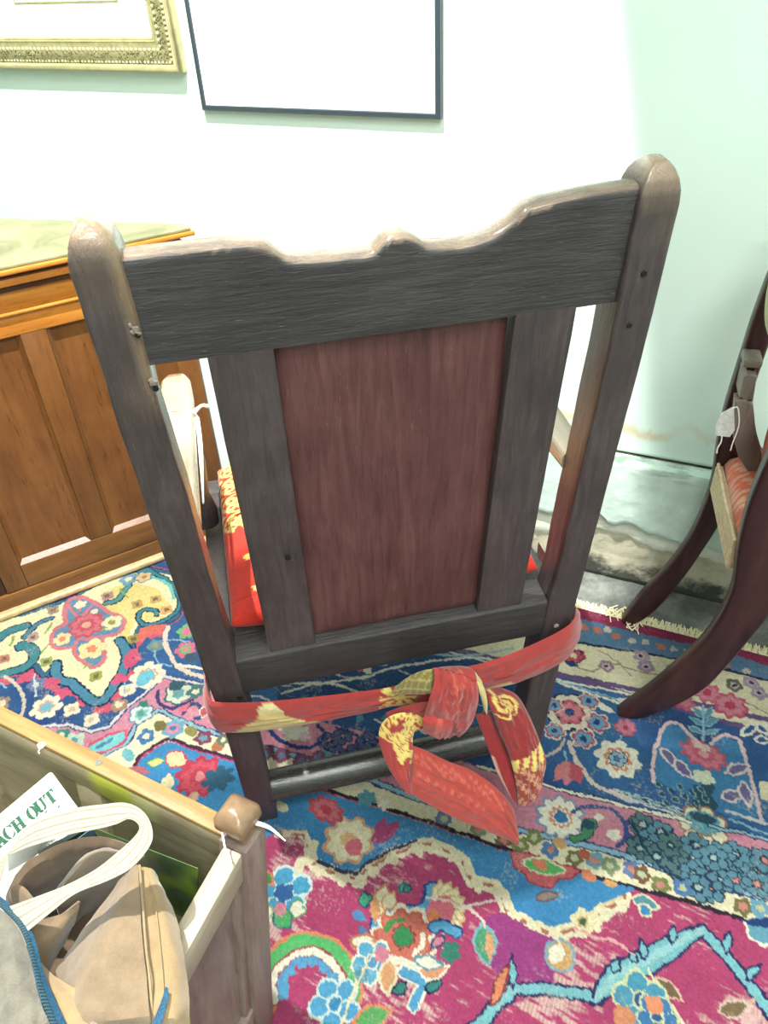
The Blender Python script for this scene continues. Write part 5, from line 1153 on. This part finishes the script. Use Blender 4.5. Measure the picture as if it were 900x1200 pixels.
for ch_, pxy in cxs.items():
    x_ = cl(*pxy).x; bm = new()
    for pl_ in GL_[ch_]: prism(bm, [(x_+(a-3)*u_*.95, ym+(b-3.5)*u_) for a, b in pl_], lambda p, k: Vector((p[0], p[1], .0005+.0004*k)))
    obj('letter', bm, M_green, card, M_card, smooth=False)
def small_text(txt, px, py, size):
    cu = bpy.data.curves.new('t', 'FONT'); cu.body = txt; cu.size = size; cu.extrude = .0001; cu.offset = .00003; cu.resolution_u = 2
    to = bpy.data.objects.new('t', cu); COL.objects.link(to); dg = bpy.context.evaluated_depsgraph_get(); me = bpy.data.meshes.new_from_object(to.evaluated_get(dg)); bpy.data.objects.remove(to)
    o = bpy.data.objects.new('small_lettering', me); COL.objects.link(o); me.materials.clear(); me.materials.append(M_green); q = cl(px, py); put(o, card, M_card @ Matrix.Translation((q.x, q.y, .0008)))
small_text('ME LIKE', 53.5, 954, .0040); small_text('- ME', 66.5, 949.5, .0040)
# magazine with a green leafy cover against the far side
def quad_thing(name, label, cat, rows, thick, fn, m, bow=.0, N=30, M_=24):
    T = [at_z(*p) for p in rows[0]]; B = [at_z(*p) for p in rows[1]]
    base = (T[0]+B[-1])/2
    o = obj(name, strip(T, B, Vector((0, -.5, .8)), N, M_, thick, bow, 0, 0, fn), m, None, None)
    return tag(o, label, cat)
M_gloss = cloth('glossy_cover', .25, 20, .02, sheen=0)
def leafc(u, v):
    q = nz(u*3.2+v*1.5, v*3-u, 2); k = nz(u*9, v*6, 5)
    c0 = Vector((80, 124, 60)).lerp(Vector((168, 200, 84)), max(0, min(1, .5+q*1.3))); c0 = c0.lerp(Vector((96, 120, 110)), max(0, min(1, .35+k*1.2-v*.3))); return tuple(c0)
quad_thing('magazine', 'magazine with a green leafy cover standing against the cradle side beneath the rail', 'magazine', ([(96, 965, .392), (160, 990, .392), (232, 1018, .392)], [(120, 1035, .25), (180, 1060, .25), (230, 1082, .25)]), .004, leafc, M_gloss, .001)
quad_thing('book', 'thin slate blue book edge showing behind the suede bag', 'book', ([(52, 1010, .44), (82, 990, .445), (109, 970, .445)], [(58, 1020, .42), (90, 1000, .42), (116, 984, .42)]), .004, lambda u, v: (104, 142, 162) if v < .6 else (60, 84, 100), M_gloss)
quad_thing('book', 'pale grey booklet with a dark green edge behind the blue book', 'book', ([(44, 998, .45), (66, 986, .452), (98, 968, .452)], [(48, 1009, .43), (78, 991, .43), (107, 972, .43)]), .003, lambda u, v: (176, 186, 178) if v < .55 else (40, 66, 56), M_gloss)
quad_thing('leaflet', 'white folded leaflet under the white webbing handle', 'leaflet', ([(8, 1000, .462), (36, 990, .462), (66, 979, .462)], [(10, 1022, .44), (40, 1004, .44), (62, 986, .44)]), .0015, lambda u, v: (238, 238, 230), M_gloss)

# ================================================================== SUEDE BAG
def suede(name, c, d):
    m, nt, p = mat(name); co = node(nt, 'ShaderNodeTexCoord').outputs['Object']; n = noise_tex(nt, co, 26, 6, .7); f = noise_tex(nt, co, 900, 3, .6)
    r = ramp(nt, [(.3, d), (.68, c)]); nt.links.new(mathn(nt, 'ADD', mathn(nt, 'MULTIPLY', n, .7), mathn(nt, 'MULTIPLY', f, .3)), r.inputs[0]); nt.links.new(r.outputs[0], p.inputs['Base Color']); p.inputs['Roughness'].default_value = .95; p.inputs['Specular IOR Level'].default_value = .1; p.inputs['Sheen Weight'].default_value = .35; p.inputs['Sheen Roughness'].default_value = .5
    nt.links.new(bump(nt, f, .35, .0008), p.inputs['Normal']); return m
S_tan = suede('suede_tan', (142, 122, 98), (104, 88, 70)); S_light = suede('suede_light', (158, 134, 100), (124, 104, 76)); S_brown = suede('suede_brown', (104, 86, 68), (74, 61, 49)); S_grey = suede('suede_grey', (132, 126, 112), (76, 72, 66))
bag = thing('suede_bag', 'tan suede bag with a white webbing handle and blue zip lying open in the cradle', 'bag', zz(110, 1110, .30))
def patch(name, rows, m, th=.0025, N=40, M_=30, seed=1, amp=.0012, parent=bag):
    R = [catmull([at_z(*p) for p in r], N) for r in rows]; cols = [catmull([r[i] for r in R], M_) for i in range(N)]
    bm = new(); F_, B_ = [], []
    for i in range(N):
        a, b = [], []
        for j in range(M_):
            p = cols[i][j]; t1 = cols[min(i+1, N-1)][j]-cols[max(i-1, 0)][j]; t2 = cols[i][min(j+1, M_-1)]-cols[i][max(j-1, 0)]; n = t1.cross(t2)
            n = n.normalized() if n.length > 1e-9 else Vector((0, 0, 1))
            if n.dot(CAM-p) < 0: n = -n
            w = amp*(nz(p.x*70+seed, p.y*70, p.z*70)+.5*nz(p.x*190, p.y*190, seed))
            a.append(bm.verts.new(p+n*w)); b.append(bm.verts.new(p-n*th))
        F_.append(a); B_.append(b)
    for i in range(N-1):
        for j in range(M_-1): bm.faces.new((F_[i][j], F_[i][j+1], F_[i+1][j+1], F_[i+1][j])); bm.faces.new((B_[i][j], B_[i+1][j], B_[i+1][j+1], B_[i][j+1]))
        for j in (0, M_-1): bm.faces.new((F_[i][j], F_[i+1][j], B_[i+1][j], B_[i][j]))
    for i in (0, N-1):
        for j in range(M_-1): bm.faces.new((F_[i][j], F_[i][j+1], B_[i][j+1], B_[i][j]))
    return obj(name, bm, m, parent, Matrix())
patch('back_wall', [[(4, 1066, .435), (10, 1042, .452), (28, 1013, .468), (60, 993, .476), (90, 983, .480), (118, 981, .481), (147, 989, .480), (168, 1004, .476)],
                    [(12, 1072, .437), (20, 1048, .450), (36, 1024, .462), (66, 1004, .468), (92, 995, .471), (118, 993, .472), (144, 1000, .471), (162, 1012, .468)],
                    [(24, 1080, .41), (36, 1062, .415), (56, 1045, .42), (80, 1030, .425), (100, 1022, .428), (120, 1018, .428), (140, 1020, .428), (154, 1030, .428)],
                    [(44, 1105, .33), (58, 1095, .33), (76, 1085, .33), (95, 1075, .33), (110, 1070, .33), (125, 1066, .33), (140, 1066, .33), (150, 1068, .33)]], S_brown, .003, 50, 34, 1, .0016)
patch('inner_fold', [[(60, 1050, .446), (80, 1022, .462), (99, 1002, .472), (118, 994, .477), (138, 997, .478), (152, 1006, .477)],
                     [(66, 1062, .444), (86, 1038, .458), (104, 1016, .468), (120, 1007, .474), (138, 1008, .475), (154, 1014, .474)],
                     [(96, 1150, .24), (104, 1130, .25), (112, 1110, .27), (124, 1096, .28), (138, 1084, .29), (150, 1072, .31)]], S_tan, .003, 40, 26, 4, .001)
# rolled edge at the left of the opening
bm = new(); rings = []
for k in range(12):
    t = k/11; c_ = at_z(24+24*t, 1052+26*t, .450-.012*t); rr_ = .0105*(1-.25*t)
    rings.append([c_ + Vector((rr_*math.cos(a), .45*rr_*math.sin(a), rr_*1.5*math.sin(a))) for a in [2*math.pi*i/24 for i in range(24)]] + [c_ + Vector((.8*rr_*math.cos(-a), .36*rr_*math.sin(-a), rr_*1.25*math.sin(-a))) for a in [2*math.pi*i/24 for i in range(24)]])
for r in rings: pass
outer = [r[:24] for r in rings]; inner = [r[24:] for r in rings]
V0 = [[bm.verts.new(p) for p in r] for r in outer]; V1 = [[bm.verts.new(p) for p in r[::-1]] for r in inner]; V1 = [[r[(i-23) % 24 if False else (i+23) % 24] for i in range(24)] for r in V1]
for i in range(11):
    for j in range(24):
        k = (j+1) % 24; bm.faces.new((V0[i][j], V0[i][k], V0[i+1][k], V0[i+1][j])); bm.faces.new((V1[i][j], V1[i+1][j], V1[i+1][k], V1[i][k]))
for j in range(24): k = (j+1) % 24; bm.faces.new((V0[0][j], V1[0][j], V1[0][k], V0[0][k]))
obj('rolled_edge', bm, S_tan, bag, Matrix())
patch('side_fold', [[(26, 1090, .470), (48, 1078, .468), (74, 1070, .464), (94, 1056, .458)], [(36, 1118, .462), (52, 1106, .460), (72, 1092, .455), (90, 1076, .446)], [(48, 1158, .44), (56, 1144, .43), (64, 1126, .42), (76, 1104, .40)]], S_tan, .003, 24, 20, 6, .001)
patch('front_panel', [[(154, 1012, .476), (120, 1060, .470), (88, 1102, .456), (62, 1145, .445), (50, 1200, .43), (44, 1228, 0.290)],
                      [(158, 1012, .488), (140, 1060, .492), (118, 1108, .494), (102, 1150, .490), (96, 1205, .478), (92, 1228, 0.320)],
                      [(162, 1014, .490), (164, 1062, .494), (167, 1105, .495), (172, 1150, .492), (176, 1205, .482), (178, 1228, 0.320)]], S_tan, .003, 50, 34, 2, .0016)
patch('side_panel', [[(161, 1014, .486), (165, 1062, .488), (168, 1105, .488), (173, 1150, .484), (177, 1205, .474), (180, 1228, 0.320)],
                     [(176, 1018, .482), (189, 1058, .486), (198, 1105, .486), (203, 1150, .482), (206, 1205, .472), (206, 1228, 0.320)],
                     [(184, 1026, .470), (203, 1066, .470), (214, 1108, .470), (220, 1150, .466), (223, 1205, .456), (223, 1228, 0.310)]], S_light, .003, 50, 24, 3, .0014)
seam = patch('seam', [[(162, 1013, .4935), (166, 1062, .4965), (169, 1105, .4972), (174, 1150, .4945), (178, 1205, .4845)], [(164.5, 1013, .4935), (168.5, 1062, .4965), (171.5, 1105, .4972), (176.5, 1150, .4945), (180.5, 1205, .4845)]], S_light, .003, 40, 6, 7, .0003)
patch('seam', [[(170, 1020, .486), (181, 1062, .4905), (186, 1105, .491), (190, 1150, .4875), (193, 1205, .478)], [(171.5, 1020, .486), (182.5, 1062, .4905), (187.5, 1105, .491), (191.5, 1150, .4875), (194.5, 1205, .478)]], S_light, .002, 40, 6, 8, .0003)
patch('front_flap', [[(-16, 1050, .488), (4, 1068, .494), (20, 1086, .499), (31, 1110, .502), (38, 1135, .503), (45, 1165, .503), (60, 1212, .500), (66, 1228, 0.360)],
                     [(-34, 1085, .50), (-12, 1096, .506), (3, 1107, .511), (11, 1130, .513), (15, 1155, .513), (20, 1185, .511), (26, 1226, .505), (28, 1228, 0.360)],
                     [(-74, 1120, .48), (-54, 1132, .485), (-44, 1142, .49), (-36, 1162, .49), (-36, 1182, .49), (-36, 1202, .49), (-36, 1228, 0.380), (-36, 1228, 0.340)]], S_grey, .003, 44, 24, 9, .0018)
patch('lower_flap', [[(48, 1128, .470), (62, 1142, .478), (84, 1156, .482), (106, 1172, .484), (128, 1190, .482), (152, 1220, .468)], [(50, 1140, .482), (64, 1160, .487), (84, 1178, .489), (104, 1196, .488), (122, 1216, .483), (140, 1228, 0.366)], [(58, 1170, .488), (72, 1190, .490), (86, 1214, .488), (100, 1236, .482), (114, 1228, 0.374), (130, 1228, 0.350)]], S_light, .003, 34, 18, 5, .0012)
M_zip = plain('blue_zip_tape', (40, 76, 100), .7, .2, 0, .4, 500, .2); M_teeth = plain('zip_teeth', (70, 100, 112), .4, .5, .2)
ZI = [(-16, 1048, .490), (5, 1066, .4965), (22, 1084, .502), (33, 1108, .505), (40, 1135, .506), (47, 1165, .506), (62, 1212, .503)]; ZO = [(-9, 1043, .484), (11, 1059, .490), (30, 1077, .496), (42, 1104, .499), (50, 1135, .498), (62, 1165, .496), (84, 1212, .492)]
zp = patch('zip', [ZI, [tuple((a+b)/2 for a, b in zip(p, q)) for p, q in zip(ZI, ZO)], ZO], M_zip, .0015, 50, 10, 11, .0004)
bm = new(); mid = catmull([at_z(*p)+Vector((0, 0, .0012)) for p in ZI], 56); off = catmull([at_z(*[a*.62+b*.38 for a, b in zip(p, q)])+Vector((0, 0, .0014)) for p, q in zip(ZI, ZO)], 56)
for a, b in zip(mid, off): tube(bm, [a, (a+b)/2+Vector((0, 0, .0006)), b], .0010, 5)
o = obj('zip_teeth', bm, M_teeth, zp, Matrix()); o['kind'] = 'stuff'
z2 = patch('zip', [[(194, 1156, .493), (190, 1170, .494), (183, 1188, .495), (175, 1208, .492)], [(197, 1158, .492), (197, 1172, .493), (192, 1190, .493), (187, 1210, .490)]], M_zip, .0015, 24, 8, 12, .0003)
# the lower body of the bag, down to the cradle floor
bm = new(); c_ = at_z(105, 1120, .40); rings = []
for z, r_ in ((.119, .070), (.13, .085), (.20, .095), (.28, .098), (.34, .092), (.38, .08)): rings.append([Vector((c_.x-.01-.030*(.4-z)/.28+r_*1.0*math.cos(a)*(1+.05*nz(math.cos(a)*2, math.sin(a)*2, z*9)), c_.y-.02+r_*.9*math.sin(a)*(1+.05*nz(math.cos(a)*2, math.sin(a)*2, z*9+4)), z)) for a in [2*math.pi*k/40 for k in range(40)]])
obj('bag_body', loft(bm, rings), S_brown, bag, Matrix())
# webbing handle
OUT = [(33, 1091, .500), (60, 1069, .514), (89, 1047, .528), (124, 1033, .541), (151, 1019, .548), (169, 1001, .552), (179, 982, .556), (175, 961, .557), (163, 947, .556), (145, 940.5, .555), (120, 942.5, .552), (93, 946, .548), (62, 953, .542), (38, 963, .534), (20, 982, .52), (8, 1010, .50), (-2, 1050, .478)]
INN = [(11, 1062, .494), (50, 1048, .508), (82, 1035, .522), (113, 1018, .534), (137, 999, .540), (154, 984, .545), (163, 972, .549), (160, 964, .549), (150, 960, .547), (136, 966, .545), (112, 972, .541), (85, 977, .537), (55, 986, .530), (33, 993, .522), (16, 1000, .511), (2, 1006, .50), (-14, 1044, .478)]
M_web = cloth('cotton_webbing', .9, 900, .4)
o = obj('handle', strip([at_z(*p) for p in OUT], [at_z(*p) for p in INN], Vector((0, -.5, .85)), 120, 22, .0010, .0006, .0002, 3, lambda u, v: (196, 190, 172) if abs((v*6) % 1-.5) < .34 else (150, 144, 124)), M_web, bag, Matrix())
o['label'] = 'white cotton webbing handle'
